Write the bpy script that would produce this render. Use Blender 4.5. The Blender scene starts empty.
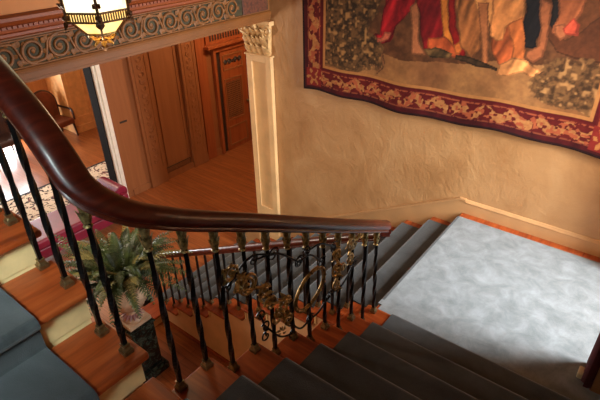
import bpy, bmesh, math, random
import numpy as np
from mathutils import Vector, Matrix
random.seed(7)
sc = bpy.context.scene
COL = sc.collection
H = 1.98            # the stair landing stands 1.98 m above the hall floor
R = 0.165           # rise of one step
D = 0.314           # going of the straight flights
DL = 0.34           # going of the flight on the far side of the well
PI = math.pi

# ------------------------------------------------------------------ materials
def lin(c):
    out = []
    for v in c:
        v = v / 255.0
        out.append(v / 12.92 if v <= 0.04045 else ((v + 0.055) / 1.055) ** 2.4)
    return out
def rgba(c):
    return tuple(lin(c)) + (1.0,)

class NT:
    def __init__(self, name):
        self.m = bpy.data.materials.new(name)
        self.m.use_nodes = True
        self.t = self.m.node_tree
        self.n = self.t.nodes
        self.b = self.n['Principled BSDF']
        self.out = self.n['Material Output']
    def node(self, typ, **kw):
        n = self.n.new(typ)
        for k, v in kw.items():
            setattr(n, k, v)
        return n
    def link(self, a, b):
        self.t.links.new(a, b)
    def coord(self, scale=(1, 1, 1), kind='Object', rot=(0, 0, 0)):
        tc = self.node('ShaderNodeTexCoord')
        mp = self.node('ShaderNodeMapping')
        mp.inputs['Scale'].default_value = scale
        mp.inputs['Rotation'].default_value = rot
        self.link(tc.outputs[kind], mp.inputs['Vector'])
        return mp.outputs['Vector']
    def noise(self, vec, scale, detail=4, rough=0.55, dist=0.0):
        n = self.node('ShaderNodeTexNoise')
        n.inputs['Scale'].default_value = scale
        n.inputs['Detail'].default_value = detail
        n.inputs['Roughness'].default_value = rough
        n.inputs['Distortion'].default_value = dist
        if vec is not None:
            self.link(vec, n.inputs['Vector'])
        return n.outputs['Fac']
    def ramp(self, fac, stops):
        r = self.node('ShaderNodeValToRGB')
        el = r.color_ramp.elements
        while len(el) < len(stops):
            el.new(0.5)
        for e, (p, c) in zip(el, stops):
            e.position = p
            e.color = rgba(c)
        self.link(fac, r.inputs['Fac'])
        return r.outputs['Color']
    def bump(self, fac, strength=0.3, dist=0.01):
        b = self.node('ShaderNodeBump')
        b.inputs['Strength'].default_value = strength
        b.inputs['Distance'].default_value = dist
        self.link(fac, b.inputs['Height'])
        self.link(b.outputs['Normal'], self.b.inputs['Normal'])
    def base(self, sock):
        self.link(sock, self.b.inputs['Base Color'])
    def set(self, **kw):
        for k, v in kw.items():
            self.b.inputs[k.replace('_', ' ')].default_value = v

def mat_plain(name, c, rough=0.6, metal=0.0, var=0.12, scale=9, bump=0.0, bscale=60, spec=0.5, coat=0.0):
    t = NT(name)
    v = t.coord()
    n = t.noise(v, scale)
    lo = tuple(x * (1 - var) for x in c)
    hi = tuple(min(255, x * (1 + var)) for x in c)
    t.base(t.ramp(n, [(0.3, lo), (0.7, hi)]))
    t.set(Roughness=rough, Metallic=metal)
    t.b.inputs['Specular IOR Level'].default_value = spec
    if coat:
        t.b.inputs['Coat Weight'].default_value = coat
        t.b.inputs['Coat Roughness'].default_value = 0.25
    if bump:
        t.bump(t.noise(v, bscale, 5), bump, 0.004)
    return t.m

def mat_wood(name, dark, mid, light, axis=0, rough=0.3, plank=0.0, coat=0.25, grain=1.0):
    """axis: the direction the grain runs in (0 x, 1 y, 2 z)."""
    t = NT(name)
    sc_ = [14.0 * grain] * 3
    sc_[axis] = 1.1 * grain
    v = t.coord(tuple(sc_))
    n1 = t.noise(v, 1.6, 6, 0.6, 0.6)
    col = t.ramp(n1, [(0.28, dark), (0.5, mid), (0.74, light)])
    if plank:
        br = t.node('ShaderNodeTexBrick')
        br.inputs['Scale'].default_value = 1.0
        br.inputs['Mortar Size'].default_value = 0.003
        br.inputs['Mortar Smooth'].default_value = 0.3
        br.inputs['Brick Width'].default_value = plank * 9
        br.inputs['Row Height'].default_value = plank
        br.inputs['Color1'].default_value = (0.80, 0.80, 0.80, 1)
        br.inputs['Color2'].default_value = (1, 1, 1, 1)
        br.inputs['Mortar'].default_value = (0.45, 0.4, 0.38, 1)
        rot = (0, 0, 0) if axis == 0 else (0, 0, PI / 2)
        t.link(t.coord((1, 1, 1), 'Object', rot), br.inputs['Vector'])
        mx = t.node('ShaderNodeMix', data_type='RGBA', blend_type='MULTIPLY')
        mx.inputs[0].default_value = 1.0
        t.link(col, mx.inputs[6])
        t.link(br.outputs['Color'], mx.inputs[7])
        col = mx.outputs[2]
    t.base(col)
    t.set(Roughness=rough)
    t.b.inputs['Coat Weight'].default_value = coat
    t.b.inputs['Coat Roughness'].default_value = 0.15
    t.bump(n1, 0.12, 0.002)
    return t.m

def mat_carpet(name, lo, mid, hi, scale=3.0):
    t = NT(name)
    v = t.coord()
    n = t.noise(v, scale, 6, 0.65, 0.4)
    fine = t.noise(v, 260, 2)
    mx = t.node('ShaderNodeMath', operation='MULTIPLY_ADD')
    t.link(fine, mx.inputs[0])
    mx.inputs[1].default_value = 0.22
    t.link(n, mx.inputs[2])
    t.base(t.ramp(mx.outputs[0], [(0.42, lo), (0.60, mid), (0.80, hi)]))
    t.set(Roughness=0.95)
    t.b.inputs['Specular IOR Level'].default_value = 0.15
    t.b.inputs['Sheen Weight'].default_value = 0.35
    t.b.inputs['Sheen Roughness'].default_value = 0.5
    t.bump(fine, 0.5, 0.003)
    return t.m

def mat_plaster():
    t = NT('glazed_plaster')
    v = t.coord()
    n = t.noise(v, 1.7, 5, 0.6, 0.5)
    t.base(t.ramp(n, [(0.28, (164, 117, 71)), (0.52, (182, 136, 88)), (0.75, (194, 151, 103))]))
    t.set(Roughness=0.42)
    vz = t.coord((1.0, 1.0, 0.8))
    b1 = t.noise(vz, 7.0, 5, 0.62, 0.5)
    b2 = t.noise(vz, 38.0, 3, 0.5, 0.4)
    a = t.node('ShaderNodeMath', operation='MULTIPLY_ADD')
    t.link(b2, a.inputs[0])
    a.inputs[1].default_value = 0.25
    t.link(b1, a.inputs[2])
    t.bump(a.outputs[0], 0.42, 0.03)
    return t.m

def mat_marble():
    t = NT('green_marble')
    v = t.coord()
    n = t.noise(v, 9, 8, 0.7, 1.6)
    t.base(t.ramp(n, [(0.35, (10, 14, 12)), (0.5, (26, 34, 29)), (0.62, (70, 80, 68)), (0.7, (18, 24, 20))]))
    t.set(Roughness=0.18)
    return t.m

def mat_rug():
    t = NT('patterned_rug')
    v = t.coord()
    n = t.noise(v, 5.5, 2, 0.5, 2.6)
    t.base(t.ramp(n, [(0.50, (218, 194, 164)), (0.55, (208, 180, 150)), (0.56, (30, 18, 20)), (0.62, (44, 22, 24)), (0.66, (134, 44, 44)), (0.72, (206, 176, 146))]))
    t.set(Roughness=0.95)
    return t.m

def mat_glass(name, tint=(235, 240, 245)):
    t = NT(name)
    tr = t.node('ShaderNodeBsdfTransparent')
    tr.inputs['Color'].default_value = rgba(tint)
    gl = t.node('ShaderNodeBsdfGlossy')
    gl.inputs['Roughness'].default_value = 0.03
    mx = t.node('ShaderNodeMixShader')
    mx.inputs[0].default_value = 0.06
    t.link(tr.outputs[0], mx.inputs[1])
    t.link(gl.outputs[0], mx.inputs[2])
    t.link(mx.outputs[0], t.out.inputs['Surface'])
    return t.m

def mat_glow(name, lo, hi, strength):
    t = NT(name)
    n = t.noise(t.coord(), 7, 3, 0.5, 0.5)
    col = t.ramp(n, [(0.35, lo), (0.65, hi)])
    t.base(col)
    t.link(col, t.b.inputs['Emission Color'])
    t.b.inputs['Emission Strength'].default_value = strength
    t.set(Roughness=0.35)
    return t.m

def mat_vcol(name, rough=0.9):
    t = NT(name)
    a = t.node('ShaderNodeVertexColor', layer_name='weave')
    t.base(a.outputs['Color'])
    t.set(Roughness=rough)
    t.b.inputs['Specular IOR Level'].default_value = 0.2
    v = t.coord((1, 1, 6))
    t.bump(t.noise(v, 60, 3), 0.25, 0.003)
    return t.m

M = {}
M['tread'] = mat_wood('oak_tread', (112, 42, 14), (152, 66, 26), (178, 88, 40), 1, 0.32)
M['tread_x'] = mat_wood('oak_tread_across', (112, 42, 14), (152, 66, 26), (178, 88, 40), 0, 0.32)
M['rail'] = mat_wood('mahogany', (54, 13, 7), (78, 23, 12), (102, 36, 20), 1, 0.34, coat=0.25, grain=1.4)
M['hallfloor'] = mat_wood('hall_parquet', (128, 66, 30), (152, 84, 42), (172, 102, 56), 0, 0.3, plank=0.09)
M['cream'] = mat_plain('cream_paint', (196, 178, 138), 0.5, var=0.05)
M['riser'] = mat_plain('riser_paint', (228, 198, 142), 0.45, var=0.05)
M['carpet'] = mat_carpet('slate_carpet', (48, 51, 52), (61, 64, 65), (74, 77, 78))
M['landcarpet'] = mat_carpet('slate_carpet_trodden_lit', (92, 97, 98), (111, 116, 117), (130, 135, 137), 6.0)  # same carpet as the steps, window light put into its paler tone
M['plaster'] = mat_plaster()
M['stone'] = mat_plain('honey_paint', (128, 75, 27), 0.55, var=0.06, scale=4)
M['string'] = mat_plain('pale_honey_paint', (188, 142, 94), 0.45, var=0.05, scale=4)
M['pilaster'] = mat_plain('cream_honey_paint', (226, 182, 126), 0.45, var=0.05, scale=4)
M['spandrel'] = mat_plain('spandrel_paint', (222, 184, 140), 0.5, var=0.05, scale=4)
M['pier'] = mat_plain('pier_paint', (206, 146, 88), 0.5, var=0.06)
M['roomwall'] = mat_wood('room_panelling', (150, 92, 48), (172, 110, 60), (186, 124, 72), 2, 0.5, coat=0.0, grain=0.5)
M['upperwall'] = mat_plain('upper_wall_paint', (208, 130, 62), 0.6, var=0.05, scale=2)
M['hallwall'] = mat_wood('hall_panelling', (136, 79, 41), (144, 86, 46), (152, 93, 52), 2, 0.5, coat=0.0, grain=0.5)
M['hallred'] = mat_wood('hall_red_oak', (134, 62, 28), (150, 74, 34), (164, 88, 44), 2, 0.45, coat=0.1, grain=0.6)
M['cornice'] = mat_wood('cornice_oak', (124, 54, 18), (142, 66, 24), (156, 80, 34), 1, 0.5, coat=0.0)
M['frieze'] = mat_plain('frieze_ground', (60, 50, 24), 0.7, var=0.25, scale=14)
M['scroll'] = mat_plain('frieze_scroll', (130, 80, 34), 0.6, var=0.12, scale=20)
M['capital'] = mat_plain('capital_gilt_cream', (214, 172, 116), 0.42, var=0.12, scale=24)
M['iron'] = mat_plain('black_iron', (20, 17, 17), 0.38, metal=0.6, var=0.2)
M['brass'] = mat_plain('aged_brass', (118, 98, 66), 0.34, metal=0.8, var=0.25, scale=30)
M['gold'] = mat_plain('gilt_iron', (132, 106, 62), 0.42, metal=0.7, var=0.5, scale=40)
M['capgold'] = mat_plain('gilt_collar', (140, 122, 78), 0.4, metal=0.6, var=0.4, scale=60)
M['cornerblock'] = mat_plain('frieze_corner_block', (92, 48, 28), 0.6, var=0.3, scale=30)
M['bronze'] = mat_plain('lantern_bronze', (98, 64, 36), 0.5, metal=0.4, var=0.3, scale=40)
M['velvet'] = mat_plain('burgundy_leather', (122, 22, 48), 0.42, var=0.12, scale=5, coat=0.2)
M['darkwood'] = mat_wood('dark_walnut', (34, 16, 10), (50, 26, 16), (66, 36, 22), 2, 0.35)
M['drape'] = mat_plain('dark_red_velvet', (74, 12, 14), 0.85, var=0.2, scale=12)
M['leaf'] = mat_plain('fern_leaf', (50, 62, 27), 0.5, var=0.35, scale=7)
M['leafdry'] = mat_plain('fern_tip', (98, 92, 46), 0.55, var=0.3, scale=9)
M['urn'] = mat_plain('cream_stoneware', (198, 170, 140), 0.35, var=0.1, scale=12)
M['shell'] = mat_plain('mauve_glaze', (150, 108, 108), 0.4, var=0.12, scale=12)
M['soil'] = mat_plain('potting_soil', (40, 28, 20), 0.95, var=0.3, scale=40)
M['marble'] = mat_marble()
M['rug'] = mat_rug()
M['rugline'] = mat_plain('rug_black_band', (26, 18, 20), 0.95)
M['white'] = mat_plain('white_gloss_paint', (240, 230, 214), 0.4, var=0.03)
M['darkmatt'] = mat_plain('dark_matt_wood', (26, 20, 15), 0.9, var=0.1, spec=0.1)
M['glass'] = mat_glass('window_glass')
M['glow'] = mat_glow('lantern_glass', (255, 226, 150), (255, 246, 214), 1.8)
M['glowlow'] = mat_glow('lantern_lower_glass', (250, 204, 112), (255, 232, 160), 1.4)
M['grille'] = mat_plain('dark_grille', (52, 34, 22), 0.6)
M['weave'] = mat_vcol('tapestry_weave')
M['ceil'] = mat_plain('ceiling_paint', (150, 124, 92), 0.8, var=0.04)
M['seat_tan'] = mat_plain('brown_leather', (104, 50, 28), 0.45, var=0.15)

# ------------------------------------------------------------------ mesh builders
class MB:
    def __init__(self):
        self.bm = bmesh.new()
    def face(self, vs):
        try:
            return self.bm.faces.new(vs)
        except ValueError:
            return None
    def box(self, x0, x1, y0, y1, z0, z1):
        b = self.bm
        v = [b.verts.new((x, y, z)) for z in (z0, z1) for (x, y) in ((x0, y0), (x1, y0), (x1, y1), (x0, y1))]
        for f in ((3, 2, 1, 0), (4, 5, 6, 7), (0, 1, 5, 4), (1, 2, 6, 5), (2, 3, 7, 6), (3, 0, 4, 7)):
            b.faces.new([v[i] for i in f])
        return self
    def prism(self, poly, a0, a1, axis):
        """poly: points in the plane across `axis`; axis x: (y,z); axis y: (x,z); axis z: (x,y)."""
        def P(p, a):
            return (a, p[0], p[1]) if axis == 'x' else (p[0], a, p[1]) if axis == 'y' else (p[0], p[1], a)
        A = [self.bm.verts.new(P(p, a0)) for p in poly]
        B = [self.bm.verts.new(P(p, a1)) for p in poly]
        n = len(poly)
        self.face(A[::-1]); self.face(B)
        for i in range(n):
            self.face([A[i], A[(i + 1) % n], B[(i + 1) % n], B[i]])
        return self
    def lathe(self, prof, cx, cy, n=32, wob=0, lobes=12, ph=0.0):
        rings = []
        for (r, z, *w) in prof:
            k = w[0] if w else 0
            rings.append([self.bm.verts.new((cx + r * (1 + k * math.cos(lobes * 2 * PI * i / n)) * math.cos(2 * PI * i / n + ph),
                                             cy + r * (1 + k * math.cos(lobes * 2 * PI * i / n)) * math.sin(2 * PI * i / n + ph), z)) for i in range(n)])
        for a, b in zip(rings, rings[1:]):
            for i in range(n):
                self.face([a[i], a[(i + 1) % n], b[(i + 1) % n], b[i]])
        self.face(rings[0][::-1]); self.face(rings[-1])
        return self
    def tube(self, pts, rad, n=8):
        pts = [Vector(p) for p in pts]
        rads = rad if isinstance(rad, (list, tuple)) else [rad] * len(pts)
        T = []
        for i in range(len(pts)):
            t = pts[min(i + 1, len(pts) - 1)] - pts[max(i - 1, 0)]
            T.append(t.normalized() if t.length > 1e-9 else Vector((0, 0, 1)))
        ref = Vector((0, 0, 1)) if abs(T[0].z) < 0.9 else Vector((1, 0, 0))
        N = (ref - T[0] * ref.dot(T[0])).normalized()
        rings = []
        for p, t, r in zip(pts, T, rads):
            N = (N - t * N.dot(t))
            N = N.normalized() if N.length > 1e-6 else t.orthogonal().normalized()
            Bn = t.cross(N)
            rings.append([self.bm.verts.new(p + (N * math.cos(2 * PI * k / n) + Bn * math.sin(2 * PI * k / n)) * r) for k in range(n)])
        for a, b in zip(rings, rings[1:]):
            for k in range(n):
                self.face([a[k], a[(k + 1) % n], b[(k + 1) % n], b[k]])
        self.face(rings[0][::-1]); self.face(rings[-1])
        return self
    def blob(self, c, r, sub=1, jit=0.0, squash=(1, 1, 1)):
        res = bmesh.ops.create_icosphere(self.bm, subdivisions=sub, radius=1.0)
        for v in res['verts']:
            k = 1 + random.uniform(-jit, jit)
            v.co = Vector((c[0] + v.co.x * r * k * squash[0], c[1] + v.co.y * r * k * squash[1], c[2] + v.co.z * r * k * squash[2]))
        return self
    def ring(self, loops, close_ends=True):
        rs = [[self.bm.verts.new(p) for p in l] for l in loops]
        n = len(rs[0])
        for a, b in zip(rs, rs[1:]):
            for k in range(n):
                self.face([a[k], a[(k + 1) % n], b[(k + 1) % n], b[k]])
        if close_ends:
            self.face(rs[0][::-1]); self.face(rs[-1])
        return self
    def leaf(self, base, direction, normal, length, width, curl=0.3, n=5, thick=0.004):
        """a solid curled acanthus-like leaf"""
        d = Vector(direction).normalized(); nn = Vector(normal).normalized(); s = d.cross(nn).normalized()
        loops = []
        for i in range(n + 1):
            t = i / n
            w = width * (0.35 + 1.3 * math.sin(PI * min(1, t * 0.9 + 0.12)) ) * 0.5 * (1 - 0.75 * t ** 3) + 0.001
            c = Vector(base) + d * (length * (t - curl * 0.35 * t * t)) + nn * (curl * length * t * t)
            loops.append([c - s * w, c - nn * thick * 0.3 - nn * 0 + nn * (w * 0.25), c + s * w, c + nn * (w * 0.25) + nn * thick])
        self.ring(loops)
        return self
    def build(self, name, mat, parent=None, smooth=False, bevel=0.0, seg=2, solid=0.0, soff=-1.0):
        bmesh.ops.remove_doubles(self.bm, verts=self.bm.verts, dist=1e-5)
        bmesh.ops.recalc_face_normals(self.bm, faces=self.bm.faces)
        off = parent_loc(parent) if parent is not None else Vector((0, 0, 0))
        for v in self.bm.verts:
            v.co = Vector((v.co.x, v.co.y, v.co.z + H)) - off
        me = bpy.data.meshes.new(name)
        self.bm.to_mesh(me); self.bm.free()
        if smooth:
            for p in me.polygons:
                p.use_smooth = True
        me.materials.append(M[mat] if isinstance(mat, str) else mat)
        o = bpy.data.objects.new(name, me)
        COL.objects.link(o)
        if parent is not None:
            o.parent = parent
        if solid:
            s = o.modifiers.new('thickness', 'SOLIDIFY'); s.thickness = solid; s.offset = soff
        if bevel:
            b = o.modifiers.new('bevel', 'BEVEL'); b.width = bevel; b.segments = seg; b.limit_method = 'ANGLE'; b.angle_limit = math.radians(35)
        if smooth and not solid:
            try:
                me.set_sharp_from_angle(angle=math.radians(50))
            except Exception:
                pass
        return o
def parent_loc(o):
    p = Vector((0, 0, 0))
    while o is not None:
        p = p + o.location
        o = o.parent
    return p
def tag(o, label=None, cat=None, group=None, kind=None):
    if label: o['label'] = label
    if cat: o['category'] = cat
    if group: o['group'] = group
    if kind: o['kind'] = kind
    return o
def thing(name, loc, label, cat, group=None):
    o = bpy.data.objects.new(name, None)
    COL.objects.link(o)
    o.empty_display_size = 0.1
    o.location = (loc[0], loc[1], loc[2] + H)
    return tag(o, label, cat, group)
def struct(o, label=None, cat=None):
    return tag(o, label, cat, None, 'structure')
def box(name, mat, dims, parent=None, bevel=0.0):
    return MB().box(*dims).build(name, mat, parent, bevel=bevel)

def boxes(name, mat, dims):
    m = MB()
    for d in dims:
        m.box(*d)
    return m.build(name, mat)

def spline(pts, n=10):
    """Catmull-Rom through pts"""
    P = [Vector(p) for p in pts]
    P = [P[0] * 2 - P[1]] + P + [P[-1] * 2 - P[-2]]
    out = []
    for i in range(1, len(P) - 2):
        for k in range(n):
            t = k / n
            a, b, c, d = P[i - 1], P[i], P[i + 1], P[i + 2]
            out.append(0.5 * ((2 * b) + (c - a) * t + (2 * a - 5 * b + 4 * c - d) * t * t + (3 * b - a - 3 * c + d) * t ** 3))
    out.append(P[-2])
    return out
EXPO = 0.0
LP = dict(bay=410, room=750, room2=90, upper=22, lantern=4, hall=180, hall2=160)

# ------------------------------------------------------------------ the room shell
XB = -2.65          # face of the beam and of the wall over it
XF = -6.4           # far wall of the hall
FZ = -1.98          # hall floor

struct(box('floor', 'hallfloor', (-11.4, 2.8, -6.2, 5.2, FZ - 0.2, FZ)))
# tapestry wall, its end carries the pilaster
struct(box('wall_back', 'plaster', (-3.03, 2.8, 0.0, 0.22, FZ, 4.7)))
struct(box('wall_right', 'plaster', (2.2, 2.4, -6.2, -1.67, FZ, 4.7)))
struct(boxes('wall_front', 'plaster', [(-11.4, 0.1, -6.2, -6.0, FZ, 4.7), (1.3, 2.4, -6.2, -6.0, FZ, 4.7), (0.1, 1.3, -6.2, -6.0, FZ, 2.5), (0.1, 1.3, -6.2, -6.0, 4.1, 4.7)]))
# wall between stair and window bay
struct(boxes('wall_bay', 'plaster', [(1.58, 2.8, -1.67, -1.47, FZ, 4.7), (2.6, 2.8, -1.47, -1.42, FZ, 4.7), (2.6, 2.8, -0.45, 0.0, FZ, 4.7), (2.6, 2.8, -1.42, -0.45, FZ, 0.8), (2.6, 2.8, -1.42, -0.45, 2.7, 4.7)]))
struct(box('ceiling', 'ceil', (-3.05, 2.8, -6.2, 0.22, 4.7, 4.85)))
struct(box('ceiling_hall', 'ceil', (-6.65, -3.05, -6.2, 5.2, 2.25, 2.4)))
struct(box('ceiling_room', 'ceil', (-11.4, -6.65, -6.2, 3.6, 1.6, 1.75)))
# wall standing on the beam
struct(box('wall_left', 'upperwall', (-3.03, XB, -6.0, 0.0, 2.22, 4.7)))
# hall shell
struct(boxes('wall_hall', 'hallwall', [(XF - 0.25, XF, -0.31, 5.2, FZ, 2.25), (XF - 0.25, XF, -4.2, -0.31, 1.25, 2.25), (XF - 0.25, XF, -6.0, -4.2, FZ, 2.25)]))
struct(box('wall_hall_end', 'hallwall', (XF, -3.03, 5.0, 5.2, FZ, 2.25)))
struct(box('wall_hall_side', 'hallwall', (-3.25, -3.03, 0.22, 5.0, FZ, 2.25)))
# room beyond the hall
struct(boxes('wall_room', 'roomwall', [(-11.3, -11.1, -0.05, 3.6, FZ, 1.6), (-11.3, -11.1, -6.0, -2.3, FZ, 1.6), (-11.3, -11.1, -2.3, -0.05, 0.5, 1.6)]))
struct(box('wall_room_end', 'roomwall', (-11.3, XF - 0.25, 3.4, 3.6, FZ, 1.6)))

# windows: glass, frame and bars
def window_x(name, x, y0, y1, z0, z1, cols, rows, bar=0.03):
    f = MB()
    f.box(x - 0.05, x + 0.05, y0, y0 + 0.06, z0, z1); f.box(x - 0.05, x + 0.05, y1 - 0.06, y1, z0, z1)
    f.box(x - 0.05, x + 0.05, y0 + 0.06, y1 - 0.06, z0, z0 + 0.06); f.box(x - 0.05, x + 0.05, y0 + 0.06, y1 - 0.06, z1 - 0.06, z1)
    o = struct(f.build(name, 'cream'))
    b = MB()
    for i in range(1, cols):
        y = y0 + (y1 - y0) * i / cols
        b.box(x - 0.02, x + 0.02, y - bar / 2, y + bar / 2, z0 + 0.06, z1 - 0.06)
    for i in range(1, rows):
        z = z0 + (z1 - z0) * i / rows
        b.box(x - 0.018, x + 0.018, y0 + 0.06, y1 - 0.06, z - bar / 2, z + bar / 2)
    b.build('glazing_bars', 'cream', o)
    MB().box(x - 0.003, x + 0.003, y0 + 0.06, y1 - 0.06, z0 + 0.06, z1 - 0.06).build('window_pane', 'glass', o)
    return o
window_x('window_1', 2.7, -1.42, -0.45, 0.8, 2.7, 2, 5)
window_x('window_2', -11.2, -2.3, -0.05, FZ, 0.5, 4, 4, 0.05)
wf = MB()
wf.box(0.1, 0.16, -6.15, -6.05, 2.5, 4.1); wf.box(1.24, 1.3, -6.15, -6.05, 2.5, 4.1)
wf.box(0.16, 1.24, -6.15, -6.05, 2.5, 2.56); wf.box(0.16, 1.24, -6.15, -6.05, 4.04, 4.1)
wf.box(0.68, 0.72, -6.12, -6.08, 2.56, 4.04)
w3 = struct(wf.build('window_added', 'cream'))  # unseen window, added to bring light onto the left flight
MB().box(0.16, 1.24, -6.103, -6.097, 2.56, 4.04).build('window_pane', 'glass', w3)

# ------------------------------------------------------------------ beam, frieze and cornice
BY0, BY1 = -6.0, 0.0
b = MB()
b.prism([(-3.03, 1.712), (XB, 1.712), (XB, 1.735), (XB + 0.012, 1.74), (XB + 0.012, 1.785), (XB + 0.028, 1.79), (XB + 0.03, 1.808), (XB + 0.02, 1.825), (XB, 1.83), (XB, 2.06), (-3.03, 2.06)], BY0, BY1, 'y')
struct(b.build('trim_1', 'stone'))
fr = struct(MB().box(XB, XB + 0.006, BY0, -0.03, 1.832, 2.048).build('trim_2', 'frieze'))
s = MB()
yc = [-0.62, -0.83, -1.04, -1.26, -1.47, -1.69, -1.92, -2.15, -2.38, -2.6, -2.82, -3.05, -3.27, -3.49, -3.71]
XR = XB + 0.012
for i, y in enumerate(yc):
    sg = 1 if i % 2 else -1
    pts = []
    for k in range(44):
        t = k / 43
        a = sg * (t * 1.7 * 2 * PI) + PI * (0.5 if sg > 0 else -0.5)
        rr = 0.084 * (1 - t) ** 0.9 + 0.014
        pts.append((XR + 0.004 * math.sin(t * 3), y + rr * math.cos(a), 1.94 + rr * math.sin(a)))
    s.tube(pts, [0.015 * (1 - 0.45 * k / 43) for k in range(44)], 6)
    s.blob((XR, y, 1.94), 0.022, 1, 0.15, (0.4, 1, 1))
    for k in range(5):
        a = k * 2 * PI / 5 + i
        s.leaf((XR, y + 0.078 * math.cos(a), 1.94 + 0.078 * math.sin(a)), (0, math.cos(a + sg * 0.9), math.sin(a + sg * 0.9)), (1, 0, 0), 0.036, 0.024, 0.15, 3)
    if i + 1 < len(yc):
        y2 = yc[i + 1]; ym = (y + y2) / 2
        pts = [(XR, y, 1.94 + sg * 0.085), (XR, ym + 0.03, 1.94 + sg * 0.07), (XR, ym, 1.94), (XR, ym - 0.03, 1.94 - sg * 0.07), (XR, y2, 1.94 - sg * 0.085)]
        s.tube(spline(pts, 5), 0.011, 6)
        for q in (-1, 1):
            s.leaf((XR, ym, 1.94 + q * 0.05), (0, 0.35 * q, q), (1, 0, 0), 0.055, 0.034, 0.15, 3)
            s.leaf((XR, ym, 1.94 + q * 0.05), (0, -0.6 * q, q * 0.7), (1, 0, 0), 0.05, 0.03, 0.15, 3)
s.build('scroll_relief', 'scroll', fr, smooth=True)
MB().box(XB + 0.004, XB + 0.018, -0.46, -0.05, 1.835, 2.045).build('corner_block', 'cornerblock', fr, bevel=0.006)
bd = MB()
for z in (1.836, 2.04):
    bd.tube([(XB + 0.012, BY0, z), (XB + 0.012, -0.04, z)], 0.007, 6)
bd.build('frieze_bead', 'scroll', fr)
b = MB()
b.prism([(-3.03, 2.06), (XB + 0.01, 2.06), (XB + 0.03, 2.075), (XB + 0.03, 2.095), (XB + 0.055, 2.11), (XB + 0.06, 2.13), (XB + 0.06, 2.15), (XB + 0.085, 2.165), (XB + 0.1, 2.19), (XB + 0.1, 2.215), (XB + 0.02, 2.225), (-3.03, 2.225)], BY0, BY1, 'y')
cn = struct(b.build('trim_3', 'cornice'))
dn = MB()
for k in range(150):
    y = -0.04 - k * 0.04
    dn.box(XB + 0.055, XB + 0.072, y - 0.022, y, 2.133, 2.152)
dn.build('dentil_row', 'cornice', cn)

# ------------------------------------------------------------------ pilaster on the end of the tapestry wall
PX0, PX1 = -3.03, -2.62
base_z = -1.40
p = MB().box(PX0, PX1, -0.035, 0.0, -1.9, 1.28)
for (a, c) in ((PX0, PX0 + 0.085), (PX1 - 0.085, PX1)):
    p.box(a, c, -0.06, -0.035, -1.9, 1.28)
p.box(PX0 + 0.085, PX1 - 0.085, -0.06, -0.035, 1.2, 1.28)
p.box(PX0 + 0.085, PX1 - 0.085, -0.06, -0.035, -1.9, -0.95)
pil = struct(p.build('trim_4', 'pilaster', bevel=0.006))
q = MB()
q.box(PX0 - 0.02, PX1 + 0.02, -0.075, 0.0, 1.278, 1.30)
q.box(PX0 - 0.035, PX1 + 0.035, -0.085, 0.0, 1.66, 1.712)
q.build('abacus', 'pilaster', pil, bevel=0.006)
c = MB()
c.prism([(PX0 + 0.03, 1.30), (PX1 - 0.03, 1.30), (PX1 - 0.005, 1.66), (PX0 + 0.005, 1.66)], -0.065, 0.0, 'y')
for row, (z, n, ln) in enumerate(((1.31, 4, 0.15), (1.40, 5, 0.17), (1.50, 4, 0.15))):
    for i in range(n):
        x = PX0 + 0.05 + (PX1 - PX0 - 0.10) * (i + 0.5 * (row % 2 == 0)) / (n - 0.5)
        c.leaf((x, -0.068, z), (random.uniform(-0.15, 0.15), -0.12, 1), (0, -1, 0.1), ln, 0.085, 0.42, 6, 0.012)
for sx in (-1, 1):
    xc_ = (PX0 if sx < 0 else PX1) - sx * 0.0
    pts = []
    for k in range(30):
        t = k / 29
        a = PI * 0.5 + sx * (-t * 3.4 * PI)
        rr = 0.055 * (1 - t) + 0.008
        pts.append((xc_ - sx * 0.01 + rr * math.cos(a), -0.10, 1.60 + rr * math.sin(a)))
    c.tube(pts, 0.014, 6)
    c.blob((xc_ - sx * 0.01, -0.10, 1.60), 0.02, 1)
    c.leaf((xc_ - sx * 0.10, -0.07, 1.42), (sx * 0.45, -0.1, 1), (0, -1, 0), 0.2, 0.06, 0.3, 6, 0.012)
c.blob(((PX0 + PX1) / 2, -0.09, 1.64), 0.036, 1, 0.2)
c.build('acanthus_capital', 'capital', pil, smooth=True)

# ------------------------------------------------------------------ hall far wall dressing
bb = MB()
bb.box(XF, XF + 0.03, 0.36, 2.36, FZ, -1.83); bb.box(XF, XF + 0.022, -0.05, 0.36, FZ, -1.85)
struct(bb.build('baseboard_hall', 'hallwall', bevel=0.005))
for i, (y0, y1) in enumerate(((0.36, 0.76), (1.49, 1.88))):
    t = struct(MB().box(XF, XF + 0.07, y0, y1, FZ, 2.2).build('trim_%d' % (5 + i), 'hallwall', bevel=0.006))
    s = MB()
    ym = (y0 + y1) / 2
    for k in range(26):
        z = -1.5 + k * 0.135
        sg = 1 if k % 2 else -1
        s.tube(spline([(XF + 0.074, ym, z), (XF + 0.078, ym + sg * 0.05, z + 0.04), (XF + 0.078, ym + sg * 0.045, z + 0.09), (XF + 0.076, ym + sg * 0.015, z + 0.075)], 4), 0.008, 5)
        s.leaf((XF + 0.072, ym, z), (0, -sg * 0.7, 0.8), (1, 0, 0), 0.09, 0.045, 0.15, 3)
    s.build('carved_vine', 'hallwall', t, smooth=True)
    f = MB()
    for yy in (y0 + 0.07, y1 - 0.07):
        f.box(XF + 0.07, XF + 0.08, yy - 0.01, yy + 0.01, -1.6, 2.1)
    f.build('pilaster_fillet', 'hallwall', t)
# second strip beside the door
struct(MB().box(XF, XF + 0.04, 1.93, 2.18, FZ, 2.2).build('trim_7', 'hallred', bevel=0.006))
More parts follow.
